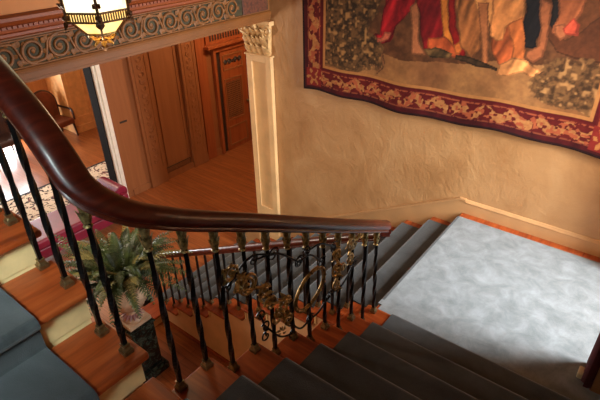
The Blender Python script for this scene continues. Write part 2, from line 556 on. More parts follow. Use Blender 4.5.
# panel moulding between the pilasters
f = MB()
for (a, c_) in ((0.84, 0.86), (1.39, 1.41)):
    f.box(XF, XF + 0.015, a, c_, -1.66, 1.9)
struct(f.build('trim_8', 'hallwall'))
v = thing('wall_vent', (XF + 0.03, 1.08, -1.8), 'long dark grille low in the hall wall between two carved pilasters', 'vent')
MB().box(XF + 0.03, XF + 0.04, 0.765, 1.42, -1.825, -1.705).build('vent_frame', 'grille', v)
g = MB()
for k in range(24):
    y = 0.775 + k * 0.0265
    g.box(XF + 0.04, XF + 0.046, y, y + 0.012, -1.815, -1.715)
g.build('vent_slats', 'hallwall', v)
wp = tag(MB().box(XF, XF + 0.012, -0.02, 0.13, -0.475, -0.44).build('wall_plate', 'grille', None, bevel=0.003), 'small dark horizontal slot plate on the tan hall wall beside the white door casing', 'wall plate')
# door with carved overpanel and dark lattice
dr = struct(MB().box(XF, XF + 0.05, 2.55, 3.32, FZ, 0.30).build('door_1', 'hallred', bevel=0.006))
f = MB()
f.box(XF, XF + 0.09, 2.34, 2.41, FZ, 0.42); f.box(XF, XF + 0.09, 3.32, 3.46, FZ, 0.42)
f.box(XF, XF + 0.09, 2.41, 3.32, 0.30, 0.42); f.box(XF, XF + 0.18, 2.14, 3.82, 0.42, 0.48); f.box(XF, XF + 0.06, 2.2, 3.76, 0.48, 0.85)
f.build('door_frame', 'hallred', dr, bevel=0.006)
MB().box(XF, XF + 0.02, 2.41, 2.55, FZ, 0.30).build('door_gap_shade', 'grille', dr)  # dark strip standing in for the shaded gap beside the door
f = MB()
for (y0, y1, z0, z1) in ((2.61, 3.2, -0.14, 0.2), (2.61, 3.14, -1.28, -0.32), (2.61, 3.2, -1.88, -1.42)):
    for (a, b_, c_, d_) in ((y0, y1, z0, z0 + 0.03), (y0, y1, z1 - 0.03, z1), (y0, y0 + 0.03, z0 + 0.03, z1 - 0.03), (y1 - 0.03, y1, z0 + 0.03, z1 - 0.03)):
        f.box(XF + 0.05, XF + 0.068, a, b_, c_, d_)
f.build('door_moulding', 'hallwall', dr)
MB().box(XF + 0.05, XF + 0.054, 2.66, 3.09, -1.22, -0.40).build('door_grille', 'grille', dr)
g = MB()
for k in range(10):
    y = 2.68 + k * 0.043
    g.box(XF + 0.054, XF + 0.062, y - 0.007, y + 0.007, -1.22, -0.40)
for k in range(18):
    z = -1.2 + k * 0.046
    g.box(XF + 0.054, XF + 0.062, 2.66, 3.09, z - 0.007, z + 0.007)
g.build('door_lattice', 'hallwall', dr)
s = MB()
for sg in (-1, 1):
    for (yo, rr) in ((0.09, 0.06), (0.21, 0.05)):
        pts = []
        for k in range(20):
            t = k / 19; a = t * 3.2 * PI
            pts.append((XF + 0.06, 2.89 + sg * (yo + rr * (1 - t) * math.cos(a)), 0.04 + rr * (1 - t) * math.sin(a)))
        s.tube(pts, 0.018, 5)
s.blob((XF + 0.06, 2.89, 0.04), 0.035, 1, 0.1, (0.5, 1, 1))
s.build('carved_ornament', 'grille', dr, smooth=True)
g = MB()
for k in range(12):
    g.box(XF + 0.06, XF + 0.07, 2.3 + k * 0.075, 2.335 + k * 0.075, 0.55, 0.66)
g.build('door_transom_carving', 'grille', dr)
MB().blob((XF + 0.09, 3.25, -0.95), 0.035, 2).build('door_knob', 'brass', dr, smooth=True)

# opening into the next room: casing and dark board lining the reveal
f = MB()
f.box(XF, XF + 0.02, -0.33, -0.19, FZ, 1.28)
f.box(XF + 0.02, XF + 0.05, -0.33, -0.30, FZ, 1.28)
f.box(XF + 0.02, XF + 0.05, -0.27, -0.19, FZ, 1.28)
struct(f.build('trim_9', 'white', bevel=0.006))
struct(MB().box(XF - 0.24, XF, -0.345, -0.312, FZ, 1.25).build('trim_reveal', 'darkmatt', bevel=0.004))  # dark wood board on the wall end, not a door leaf

# next room: panelled pier
pr = struct(MB().box(-11.1, -10.25, 0.98, 1.58, FZ, 1.6).build('trim_10', 'pier', bevel=0.01))
f = MB()
for (z0, z1) in ((-1.6, 0.9),):
    f.box(-10.25, -10.235, 1.08, 1.11, z0, z1); f.box(-10.25, -10.235, 1.45, 1.48, z0, z1)
    f.box(-10.25, -10.235, 1.11, 1.45, z0, z0 + 0.03); f.box(-10.25, -10.235, 1.11, 1.45, z1 - 0.03, z1)
f.box(-10.25, -10.22, 0.96, 1.6, FZ, -1.8)
f.build('pier_moulding', 'pier', pr)
struct(MB().box(-11.1, -11.07, -0.05, 3.4, FZ, -1.8).build('baseboard_room', 'hallred'))

# ------------------------------------------------------------------ landing and stairs
fl = struct(MB().box(0.0, 2.8, -1.97, 0.0, -0.035, 0.0).build('floor_landing', 'tread', bevel=0.01, seg=3))
MB().box(0.03, 2.8, -1.94, 0.0, -0.25, -0.035).build('landing_structure', 'riser', fl)
MB().box(0.0, 2.7, -1.97, -1.95, -0.25, -0.036).build('landing_fascia', 'riser', fl)

def sawtooth(pts, drop):
    """stepped outline of a flight closed by a sloping soffit"""
    return pts + [(pts[-1][0], pts[-1][1] - drop), (pts[0][0], pts[0][1] - drop)]

# lower flight, along the tapestry wall
YL = -1.93
low = thing('stair_flight', (-1.8, -0.95, FZ), 'oak stair flight going down along the tapestry wall to the hall floor', 'stairs')
for k in range(1, 12):
    x = -k * D
    MB().box(x, x + D + 0.01, YL, -0.02, -k * R - 0.035, -k * R).build('tread', 'tread', low, bevel=0.012, seg=3)
for k in range(1, 13):
    x = -(k - 1) * D + 0.03
    MB().box(x, x + 0.02, YL + 0.03, -0.02, max(-k * R, FZ), -(k - 1) * R - 0.036).build('riser', 'riser', low)
pts = []
for k in range(1, 12):
    pts += [(-(k - 1) * D + 0.03, -k * R - 0.036), (-k * D + 0.05, -k * R - 0.036)]
pts2 = pts + [(-11 * D + 0.05, FZ), (0.03, FZ)]
MB().prism(pts2, YL + 0.04, -0.02, 'y').build('spandrel', 'spandrel', low)
MB().box(-11 * D + 0.2, 0.03, YL + 0.02, YL + 0.04, FZ, FZ + 0.05).build('base_bead', 'tread_x', low)
m = MB()
cs = [(-11 * D + 0.02, YL + 0.05)] + [(-11 * D + 0.10 + 0.17 * math.cos(a), -2.02 - 0.17 + 0.17 * math.sin(a)) for a in [PI * 0.5 + PI * q / 16 for q in range(-14, 17)]][::-1]
m.prism([(-10 * D, YL + 0.02), (-11 * D, YL + 0.02)] + [(-11 * D + 0.157 - 0.157 * math.cos(PI * q / 12), -2.02 - 0.157 * math.sin(PI * q / 12)) for q in range(13)], -11 * R - 0.035, -11 * R, 'z')
m.build('curtail_tread', 'tread', low, bevel=0.012, seg=3)
m = MB()
m.prism([(-10 * D - 0.03, YL + 0.04), (-11 * D + 0.03, YL + 0.04)] + [(-11 * D + 0.157 - 0.127 * math.cos(PI * q / 12), -2.02 - 0.127 * math.sin(PI * q / 12)) for q in range(13)], FZ, -11 * R - 0.035, 'z')
m.build('curtail_riser', 'riser', low)
# wall string that follows the steps
sk = MB()
sk.prism([(-11.3 * D, -11 * R - 0.12), (0.02, -0.10), (0.02, 0.15), (-0.04, 0.15), (-11.3 * D, -11 * R + 0.12)], -0.02, 0.0, 'y')
struct(sk.build('baseboard_stair', 'string'))
bs = MB()
bs.box(0.02, 2.6, -0.02, 0.0, 0.0, 0.135)
bs.prism([(-0.028, 0.135), (0.0, 0.135), (0.0, 0.165), (-0.010, 0.16)], 0.02, 2.6, 'x')
struct(bs.build('baseboard_back', 'string'))
cap = MB()
cap.prism([(-11.3 * D, -11 * R + 0.12), (-0.04, 0.15), (0.02, 0.15), (0.02, 0.172), (-0.045, 0.172), (-11.3 * D, -11 * R + 0.142)], -0.032, 0.0, 'y')
struct(cap.build('trim_11', 'string'))

# middle flight, from the landing up towards the viewer
XW = 0.015
W2 = 2.19
mid = thing('stair_flight', (1.1, -2.9, 0.0), 'dark carpeted oak flight of six steps rising from the landing beside the gilt scrolled railing', 'stairs')
for k in range(1, 7):
    y = -2.0 - (k - 1) * D
    MB().box(XW, W2, y - D - 0.01, y, k * R - 0.035, k * R).build('tread', 'tread_x', mid, bevel=0.012, seg=3)
    MB().box(XW + 0.03, W2, y - 0.05, y - 0.03, (k - 1) * R, k * R - 0.036).build('riser', 'riser', mid)
pts = []
for k in range(1, 7):
    pts += [(-2.0 - (k - 1) * D - 0.05, k * R - 0.036), (-2.0 - k * D - 0.03, k * R - 0.036)]
MB().prism(pts + [(-2.0 - 6 * D - 0.03, 6 * R - 0.40), (-2.05, -0.25)], XW + 0.035, W2, 'x').build('carriage', 'tread', mid)

# quarter landing under the viewer
Y7 = -2.0 - 6 * D
ql = struct(MB().box(XW, W2, -6.0, Y7, 7 * R - 0.035, 7 * R).build('floor_quarter_landing', 'tread_x', bevel=0.012, seg=3))
MB().box(XW + 0.03, W2, -6.0, Y7 - 0.03, 7 * R - 0.3, 7 * R - 0.036).build('landing_structure', 'riser', ql)
MB().box(XW + 0.03, W2, Y7 - 0.05, Y7 - 0.03, 6 * R, 7 * R - 0.036).build('landing_riser', 'riser', ql)

# far flight, rising away on the left of the well
YE = -3.89
far = thing('stair_flight', (-1.0, -4.9, 7 * R), 'upper oak flight with cream risers and exposed tread ends beside black balusters', 'stairs')
X8 = 0.044
for k in range(8, 15):
    x = X8 - (k - 8) * DL
    last = x - DL - 0.01 if k < 14 else -2.63
    MB().box(last, x, -5.98, YE, k * R - 0.035, k * R).build('tread', 'tread', far, bevel=0.012, seg=3)
    MB().box(x - 0.05, x - 0.03, -5.98, YE - 0.03, (k - 1) * R, k * R - 0.036).build('riser', 'riser', far)
pts = []
for k in range(8, 15):
    x = X8 - (k - 8) * DL
    pts += [(x - 0.05, k * R - 0.036), (x - DL - 0.03 if k < 14 else -2.63, k * R - 0.036)]
MB().prism(pts + [(-2.63, 14 * R - 0.35), (X8 - 6 * DL, 14 * R - 0.4), (X8 - 0.05, 7 * R - 0.28)], -5.98, YE - 0.035, 'y').build('carriage', 'riser', far)

# ------------------------------------------------------------------ carpets
def offset_poly(P, d):
    out = []
    for i in range(len(P)):
        a = Vector(P[max(i - 1, 0)]); b = Vector(P[min(i + 1, len(P) - 1)])
        t = (b - a).normalized()
        n = Vector((-t.y, t.x))
        out.append((P[i][0] + n.x * d, P[i][1] + n.y * d))
    return out
def runner_profile(nos, t_start, t_end, th=0.014, first_z=None):
    """nos: list of (t, z) nosings with t growing downhill; returns closed outline of the carpet in the (t,z) plane"""
    P = []
    P.append((t_start, nos[0][1] + 0.002))
    for i, (t, z) in enumerate(nos):
        P.append((t - 0.02, z + 0.002))
        c = (t - 0.016, z - 0.0165)
        for k in range(0, 9):
            a = PI / 2 - k * (PI * 1.0) / 8
            P.append((c[0] + 0.0185 * math.cos(a), c[1] + 0.0185 * math.sin(a)))
        zn = nos[i + 1][1] if i + 1 < len(nos) else nos[i][1] - R
        P.append((t - 0.026, z - 0.04))
        P.append((t - 0.026, zn + 0.03))
        P.append((t - 0.020, zn + 0.008))
        P.append((t - 0.008, zn + 0.002))
    P.append((t_end, (nos[-1][1] - R) + 0.002))
    Q = offset_poly(P, th)
    return P + Q[::-1]

# carpet on the landing (an outline with its own thickness)
lc = MB()
lc.prism([(0.0205, -1.74), (0.0205, -0.13), (2.55, -0.13), (2.55, -1.44), (1.57, -1.44), (1.57, -1.69), (2.15, -1.69), (2.15, -1.972), (0.03, -1.972), (0.03, -1.80), (-0.004, -1.80), (-0.004, -1.7405), (0.0205, -1.7405)], 0.001, 0.0155, 'z')
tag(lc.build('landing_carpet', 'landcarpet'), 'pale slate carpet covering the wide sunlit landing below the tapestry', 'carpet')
# lower flight: t = -x
nos = [(k * D, -k * R) for k in range(0, 12)]
prof = runner_profile(nos, -0.0 + 0.0, 11 * D + 0.0)
prof = runner_profile(nos, -0.02, 11 * D - 0.012)
rn = MB().prism([(-t, z) for t, z in prof], -1.74, -0.13, 'y')
tag(rn.build('stair_runner', 'carpet', smooth=False), 'slate stair carpet going down the flight along the tapestry wall', 'stair carpet')
# middle flight: t = y + const, growing towards +y (downhill)
nos = [(-2.0 - (k - 1) * D, k * R) for k in range(7, 0, -1)]
prof = runner_profile(nos, -5.9, -2.012)
rn = MB().prism(prof, 0.225, 2.18, 'x')
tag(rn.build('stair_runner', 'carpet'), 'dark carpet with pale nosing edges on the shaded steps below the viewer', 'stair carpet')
# far flight: t = x downhill
nos = [(X8 - (k - 8) * DL, k * R) for k in range(14, 7, -1)]
prof = runner_profile(nos, -2.55, X8 - 0.012)
rn = MB().prism(prof, -5.9, -4.135, 'y')
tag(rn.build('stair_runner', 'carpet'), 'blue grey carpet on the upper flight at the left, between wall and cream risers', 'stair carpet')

# ------------------------------------------------------------------ handrails
def rail_sweep(path, w=0.084, h=0.072):
    prof = [(-0.50, 0.22), (-0.46, 0.42), (-0.34, 0.62), (-0.17, 0.72), (0, 0.75), (0.17, 0.72), (0.34, 0.62), (0.46, 0.42), (0.50, 0.22), (0.49, 0.02), (0.42, -0.08), (0.36, -0.12),
            (0.40, -0.18), (0.43, -0.28), (0.40, -0.36), (0.33, -0.40), (-0.33, -0.40), (-0.40, -0.36), (-0.43, -0.28), (-0.40, -0.18), (-0.36, -0.12), (-0.42, -0.08), (-0.49, 0.02)]
    loops = []
    n = len(path)
    for i in range(n):
        t = path[min(i + 1, n - 1)] - path[max(i - 1, 0)]
        th = Vector((t.x, t.y, 0)).normalized()
        s = Vector((th.y, -th.x, 0))
        u = s.cross(t.normalized()).normalized()
        if u.z < 0:
            u = -u
        wi = w(path[i]) if callable(w) else w
        loops.append([path[i] + s * (a * wi) + u * (b_ * h - 0.012) for a, b_ in prof])
    return loops
XRL = 0.03
up_pts = [(0.088, -1.962, 0.914), (0.086, -2.06, 0.967), (0.08, -2.49, 1.20), (0.07, -2.917, 1.437), (0.06, -3.275, 1.636), (0.053, -3.468, 1.742), (0.05, -3.635, 1.837), (0.048, -3.755, 1.914),
          (0.036, -3.835, 1.968), (0.002, -3.90, 2.03), (-0.03, -3.93, 2.072), (-0.065, -3.946, 2.12), (-0.117, -3.95, 2.19), (-0.2, -3.95, 2.27), (-0.345, -3.95, 2.376), (-0.6, -3.95, 2.52), (-1.0, -3.95, 2.72), (-1.6, -3.95, 3.012), (-2.2, -3.95, 3.303)]
up_path = spline(up_pts, 10)
for _ in range(14):
    up_path = [up_path[0]] + [(up_path[q - 1] + up_path[q] * 2 + up_path[q + 1]) / 4 for q in range(1, len(up_path) - 1)] + [up_path[-1]]
bal = thing('stair_railing', (XRL, -1.9, 0.0), 'curved mahogany handrail on black twisted balusters with gilt scrollwork around the upper stair', 'railing')
MB().ring(rail_sweep(up_path, lambda p_: 0.116 - 0.036 * min(1, max(0, (p_.y + 3.88) / 0.5)), 0.072)).build('handrail', 'rail', bal, smooth=True)
low_pts = [(0.075, -1.93, 0.84), (0.03, -1.86, 0.775), (-0.03, -1.835, 0.722), (-0.12, -1.83, 0.668), (-0.334, -1.83, 0.556), (-0.803, -1.83, 0.312), (-1.811, -1.83, -0.21), (-3.056, -1.83, -0.849), (-3.32, -1.83, -0.985), (-3.5, -1.83, -1.05), (-3.62, -1.83, -1.06)]
low_path = spline(low_pts, 8)
lbal = thing('stair_railing', (-3.5, -1.83, FZ), 'thinner far railing of the lower flight with plain black balusters seen through the scrollwork', 'railing')
MB().ring(rail_sweep(low_path, 0.075, 0.062)).build('handrail', 'rail', lbal, smooth=True)

def rail_z(path, axis, val):
    best = None
    for a, b_ in zip(path, path[1:]):
        u, v_ = a[axis], b_[axis]
        if (u - val) * (v_ - val) <= 0 and abs(u - v_) > 1e-9:
            t = (val - u) / (v_ - u)
            return a.z + (b_.z - a.z) * t
    return min(path, key=lambda p_: abs(p_[axis] - val)).z

def baluster(parent, x, y, z0, z1, w=0.019, fancy=True, turn=0.9, lean=0.0):
    L = z1 - z0
    m = MB()
    loops = []
    n = 40
    for i in range(n + 1):
        t = i / n
        z = z0 + L * t
        tw = min(max((t - 0.12) / 0.62, 0), 1) * turn * 2 * PI if fancy else 0
        hw = w / 2 * (1 + (0.12 if 0.12 < t < 0.74 and fancy else 0))
        loops.append([(x + lean * t + hw * 1.35 * math.cos(tw + PI / 4 + q * PI / 2), y + hw * 1.35 * math.sin(tw + PI / 4 + q * PI / 2), z) for q in range(4)])
    m.ring(loops)
    o = m.build('baluster', 'iron', parent)
    s = MB()
    hw = w * 1.2
    s.prism([(x - hw, y - hw), (x + hw, y - hw), (x + hw, y + hw), (x - hw, y + hw)], z0, z0 + 0.022, 'z')
    s.ring([[(x + a * q * hw * 0.62, y + b_ * q * hw * 0.62, z) for a, b_ in ((-1, -1), (1, -1), (1, 1), (-1, 1))] for z, q in ((z0 + 0.022, 1.45), (z0 + 0.036, 1.0), (z0 + 0.05, 1.15))])
    s.build('shoe', 'brass', o, bevel=0.003)
    if fancy:
        c = MB()
        x = x + lean
        zt = z1 - 0.012
        c.lathe([(0.012, zt - 0.125), (0.018, zt - 0.118), (0.012, zt - 0.108), (0.014, zt - 0.07), (0.017, zt - 0.03), (0.013, zt - 0.018), (0.018, zt - 0.006), (0.018, zt)], x, y, 12)
        for q in range(6):
            a = q * PI / 3
            for (zo, ln_) in ((-0.105, 0.06), (-0.055, 0.05)):
                c.leaf((x + 0.011 * math.cos(a + zo * 9), y + 0.011 * math.sin(a + zo * 9), zt + zo), (math.cos(a + zo * 9) * 0.08, math.sin(a + zo * 9) * 0.08, 1), (math.cos(a + zo * 9), math.sin(a + zo * 9), 0), ln_, 0.017, 0.16, 4, 0.003)
        c.build('collar', 'capgold', o, smooth=True)
    return o

def XR_(y):
    return 0.09 - 0.045 * min(1, max(0, (-2.05 - y) / 1.65))
ys = []
for k in range(1, 7):
    ys += [-2.0 - (k - 1) * D - 0.055, -2.0 - (k - 1) * D - 0.212]
for y in ys:
    k = 0 if y > -2.0 else int((-2.0 - y) // D) + 1
    baluster(bal, XR_(y), y, k * R, rail_z(up_path, 1, y) - 0.035, lean=-0.022)
for x in (-0.03, -0.205, -0.40, -0.61, -0.80, -0.96, -1.14, -1.31, -1.48, -1.65):
    k = int((X8 - x) // DL) + 8
    baluster(bal, x, -3.945, k * R, rail_z(up_path, 0, x - 0.02) - 0.035, lean=-0.02)
xs = [-0.13 - 0.157 * i for i in range(21)]
for x in xs:
    k = int((-x) // D) + 1
    baluster(lbal, x, -1.83, -k * R, rail_z(low_path, 0, x) - 0.03, 0.02, False)
nw = MB()
nw.lathe([(0.075, FZ), (0.075, FZ + 0.12), (0.05, FZ + 0.14), (0.035, FZ + 0.3), (0.045, FZ + 0.5), (0.03, FZ + 0.85), (0.04, FZ + 0.9)], -3.62, -1.83, 20)
nw.build('newel_post', 'iron', lbal, smooth=True)

# gilt scrollwork panel held between the balusters of the middle flight
def PP(y, z):
    return (XR_(y), y, z)
rg = MB()
cy, cz = -2.832, 0.928
def oval(k):
    out = []
    for q in range(49):
        a = 2 * PI * q / 48
        u, v_ = 0.150 * k * math.cos(a), 0.112 * k * math.sin(a)
        out.append((XR_(cy), cy + 0.9 * u - 0.43 * v_, cz + 0.43 * u + 0.9 * v_))
    return out
rg.tube(oval(1.0), 0.0105, 8)
rg.tube(oval(0.90), 0.005, 6)
for q in range(0, 48, 3):
    p_ = oval(1.0)[q]
    rg.blob((p_[0] + 0.008, p_[1], p_[2]), 0.009, 1, 0.2)
rg.build('scroll_ring', 'gold', bal, smooth=True)
def spiral(c, r0, a0, turns, sgn, n=26):
    out = []
    for k in range(n):
        t = k / (n - 1)
        a = a0 + sgn * turns * 2 * PI * t
        rr = r0 * (1 - t) ** 0.8 + 0.006
        out.append((c[0], c[1] + rr * math.cos(a), c[2] + rr * math.sin(a)))
    return out
def scroll(c1, r1, s1, c2, r2, s2, a1, a2):
    A = spiral(c1, r1, a1, 1.35, s1)
    B = spiral(c2, r2, a2, 1.35, s2)
    p0 = Vector(A[0]); p1 = Vector(B[0])
    body = spline([A[3], A[0], tuple((p0 + p1) / 2), B[0], B[3]], 6)
    m = MB()
    m.tube(A[::-1] + [tuple(q) for q in spline([p0, (p0 + p1) / 2, p1], 5)[1:-1]] + B, 0.0085, 6)
    return m
for (a, r1, s1, b_, r2, s2, a1, a2) in [
         ((-3.42, 1.42), 0.04, 1, (-3.32, 1.28), 0.045, -1, 0.3, 2.6), ((-3.36, 1.30), 0.04, -1, (-3.21, 1.17), 0.04, 1, 3.0, 0.2),
         ((-3.17, 1.06), 0.045, -1, (-3.06, 0.97), 0.05, 1, 2.8, 0.2), ((-3.12, 0.92), 0.045, 1, (-3.04, 0.84), 0.04, -1, 0.3, 2.8),
         ((-2.57, 0.90), 0.045, 1, (-2.57, 1.02), 0.04, -1, 0.2, 2.5), ((-2.56, 0.78), 0.035, 1, (-2.50, 0.88), 0.03, -1, 1.8, 4.0),
         ((-2.42, 0.90), 0.035, -1, (-2.42, 1.02), 0.035, 1, 2.0, 5.0), ((-2.38, 1.00), 0.03, 1, (-2.30, 1.03), 0.025, -1, 4.0, 1.0)]:
    scroll(PP(*a), r1, s1, PP(*b_), r2, s2, a1, a2).build('gilt_scroll', 'gold', bal, smooth=True)
lp = MB()
lp.tube([(XR_(-3.3), -3.315 + 0.055 * math.cos(q * PI / 12), 1.29 + 0.055 * math.sin(q * PI / 12)) for q in range(25)], 0.008, 6)
lp.build('scroll_ring', 'gold', bal, smooth=True)
dk = MB()
for (a, b_, bend) in (((-3.45, 1.36), (-3.13, 1.36), 0.08), ((-3.27, 1.41), (-2.93, 1.19), 0.05), ((-2.93, 1.19), (-2.72, 1.06), 0.05), ((-2.86, 1.22), (-2.6, 1.10), 0.04), ((-3.22, 0.93), (-3.0, 0.70), -0.05),
                      ((-3.02, 0.80), (-2.84, 0.69), -0.06), ((-3.25, 1.03), (-3.22, 0.86), 0.03), ((-2.84, 0.69), (-2.66, 0.74), -0.03), ((-2.62, 0.74), (-2.36, 0.84), -0.05)):
    p0 = Vector(PP(*a)); p1 = Vector(PP(*b_)); mdl = (p0 + p1) / 2 + Vector((0, 0, bend))
    dk.tube(spline([p0, mdl, p1], 8), 0.006, 6)
    dk.tube(spiral(tuple(p1), 0.035, 0.5, 1.2, 1, 18), 0.005, 5)
    dk.tube(spiral(tuple(p0), 0.03, 2.5, 1.2, -1, 18), 0.005, 5)
dk.build('iron_tendril', 'iron', bal, smooth=True)
def cluster(y, z, n, size):
    m = MB()
    c = Vector(PP(y, z))
    for i in range(n):
        a = 2 * PI * i / n + random.uniform(-0.3, 0.3)
        r0 = random.uniform(0.1, 0.9) * size
        q = c + Vector((random.uniform(-0.012, 0.012), r0 * 0.7 * math.cos(a), r0 * 0.7 * math.sin(a)))
        d = Vector((random.uniform(-0.5, 0.5), math.cos(a + 0.8), math.sin(a + 0.8)))
        m.leaf(q, d, (random.choice((-1, 1)), 0.2, 0.3), size * random.uniform(0.4, 0.75), size * 0.26, random.uniform(0.2, 0.7), 4, 0.005)
        m.blob(q, size * random.uniform(0.07, 0.12), 1, 0.2)
    m.build('acanthus_leaves', 'gold', bal, smooth=True)
for (y, z, n, size) in ((-3.425, 1.428, 10, 0.06), (-3.367, 1.354, 9, 0.055), (-3.218, 1.166, 11, 0.065), (-3.112, 0.945, 11, 0.065), (-3.058, 0.985, 10, 0.06), (-3.037, 0.864, 10, 0.06), (-3.093, 0.80, 9, 0.055),
                        (-3.17, 1.069, 8, 0.05), (-2.573, 1.01, 9, 0.055), (-2.569, 0.884, 10, 0.06), (-2.565, 0.76, 8, 0.05), (-2.42, 1.007, 8, 0.045), (-2.411, 0.87, 8, 0.045), (-3.254, 1.04, 7, 0.045), (-2.33, 1.016, 6, 0.035)):
    cluster(y, z, n, size)

# ------------------------------------------------------------------ tapestry
TAP = [
  ((98,60,38),0,0,[(0.3,2.47),(0.81,2.49),(1.14,1.81),(0.88,1.74),(0.69,1.76),(0.54,1.79),(0.45,1.88),(0.38,2.11)]),
  ((116,74,46),0,0,[(0.41,2.48),(0.81,2.49),(0.9,2.17),(0.74,2.05),(0.66,1.95),(0.58,1.89),(0.5,1.96)]),
  ((96,72,46),2,0.3,[(-1.87,2.58),(-1.35,2.58),(-1.24,1.96),(-1.3,1.68),(-1.17,1.55),(-1.23,1.42),(-1.48,1.31),(-1.78,1.36),(-1.86,1.7)]),
  ((148,24,34),3,0.5,[(-1.11,2.59),(-0.79,2.59),(-0.75,2.09),(-0.8,2.02),(-0.88,1.9),(-0.98,1.78),(-1.01,1.69),(-1.15,1.63),(-1.27,1.64),(-1.26,1.69),(-1.13,1.74),(-1.13,1.86),(-1.09,2.02)]),
  ((196,110,90),0,0,[(-1.08,1.78),(-1.0,1.78),(-1.03,1.71),(-1.14,1.64),(-1.25,1.64),(-1.24,1.67),(-1.11,1.71)]),
  ((182,122,84),0,0,[(-0.82,2.04),(-0.73,2.08),(-0.71,1.86),(-0.69,1.72),(-0.61,1.6),(-0.74,1.61),(-0.76,1.72)]),
  ((122,22,28),4,0.3,[(-0.81,2.59),(-0.54,2.6),(-0.44,1.96),(-0.46,1.78),(-0.36,1.72),(-0.54,1.67),(-0.64,1.64),(-0.7,1.83)]),
  ((192,122,48),5,0.2,[(-0.62,2.6),(-0.51,2.6),(-0.42,1.95),(-0.31,1.73),(-0.43,1.77),(-0.49,1.94)]),
  ((176,86,46),4,0.3,[(-0.61,1.76),(-0.43,1.8),(-0.26,1.68),(-0.25,1.63),(-0.47,1.65),(-0.6,1.67)]),
  ((146,26,26),0,0,[(-0.52,2.6),(-0.46,2.6),(-0.34,1.89),(-0.22,1.7),(-0.23,1.63),(-0.32,1.69),(-0.41,1.9)]),
  ((206,120,56),0,0,[(-0.34,1.74),(-0.29,1.78),(-0.24,1.73),(-0.28,1.67),(-0.32,1.67)]),
  ((150,100,58),5,0.45,[(-0.46,2.6),(-0.2,2.6),(-0.12,1.98),(-0.11,1.72),(-0.17,1.62),(-0.26,1.73),(-0.33,1.89)]),
  ((206,152,92),4,0.3,[(-0.31,2.6),(-0.15,2.6),(-0.02,2.09),(-0.06,1.95),(-0.19,2.06)]),
  ((186,124,80),0,0,[(-0.18,2.12),(-0.08,2.13),(-0.04,1.83),(0.0,1.59),(-0.05,1.58),(-0.09,1.76)]),
  ((160,86,48),5,0.35,[(-0.05,1.98),(0.2,2.03),(0.3,1.69),(0.21,1.64),(0.09,1.6),(0.0,1.73)]),
  ((200,140,84),4,0.35,[(-0.16,2.6),(0.15,2.61),(0.22,2.17),(0.21,2.03),(0.11,1.94),(0.1,1.83),(0.02,1.82),(-0.04,1.87),(-0.04,2.05)]),
  ((188,112,60),4,0.3,[(0.11,1.94),(0.21,2.06),(0.28,1.86),(0.3,1.67),(0.18,1.67),(0.18,1.83)]),
  ((38,38,44),3,0.5,[(0.11,2.61),(0.26,2.61),(0.35,2.1),(0.4,1.8),(0.28,1.79),(0.22,2.01),(0.23,2.16)]),
  ((40,38,40),0,0,[(0.32,2.61),(0.44,2.62),(0.51,2.18),(0.49,1.98),(0.45,2.0),(0.43,2.14)]),
  ((176,112,74),0,0,[(0.32,2.21),(0.43,2.16),(0.45,1.96),(0.45,1.74),(0.38,1.68),(0.31,1.71),(0.31,1.76),(0.4,1.82)]),
  ((184,112,72),4,0.3,[(0.42,2.61),(0.58,2.62),(0.66,2.21),(0.64,2.1),(0.59,1.94),(0.54,1.9),(0.49,1.96),(0.49,2.07)]),
  ((196,126,86),0,0,[(0.49,2.01),(0.56,2.03),(0.6,1.93),(0.54,1.9),(0.5,1.95)]),
  ((206,88,66),3,0.3,[(0.56,2.0),(0.61,2.07),(0.65,2.04),(0.66,1.96),(0.59,1.96)]),
  ((212,154,98),4,0.35,[(0.08,1.52),(0.09,1.62),(0.2,1.69),(0.33,1.69),(0.46,1.62),(0.41,1.53),(0.3,1.58),(0.19,1.53)]),
  ((124,92,60),2,0.3,[(0.45,1.62),(0.55,1.73),(0.69,1.68),(0.83,1.65),(1.01,1.55),(1.04,1.44),(0.9,1.36),(0.71,1.41),(0.56,1.4),(0.39,1.49)]),
  ((120,104,74),2,0.5,[(0.56,1.71),(0.6,1.73),(0.67,1.58),(0.75,1.49),(0.7,1.44),(0.6,1.53)]),
  ((214,180,140),2,0.6,[(0.44,1.48),(0.53,1.53),(0.62,1.5),(0.58,1.46),(0.48,1.42)]),
  ((92,76,48),2,0.6,[(-0.64,1.64),(-0.5,1.7),(-0.35,1.67),(-0.37,1.62),(-0.57,1.6)]),
  ((66,52,36),2,0.4,[(-0.32,1.67),(-0.06,1.62),(0.08,1.58),(0.08,1.55),(-0.11,1.57),(-0.32,1.62)]),
  ((150,108,74),3,0.3,[(-1.27,1.62),(-1.08,1.64),(-1.04,1.47),(-1.13,1.33),(-1.21,1.46)]),
]

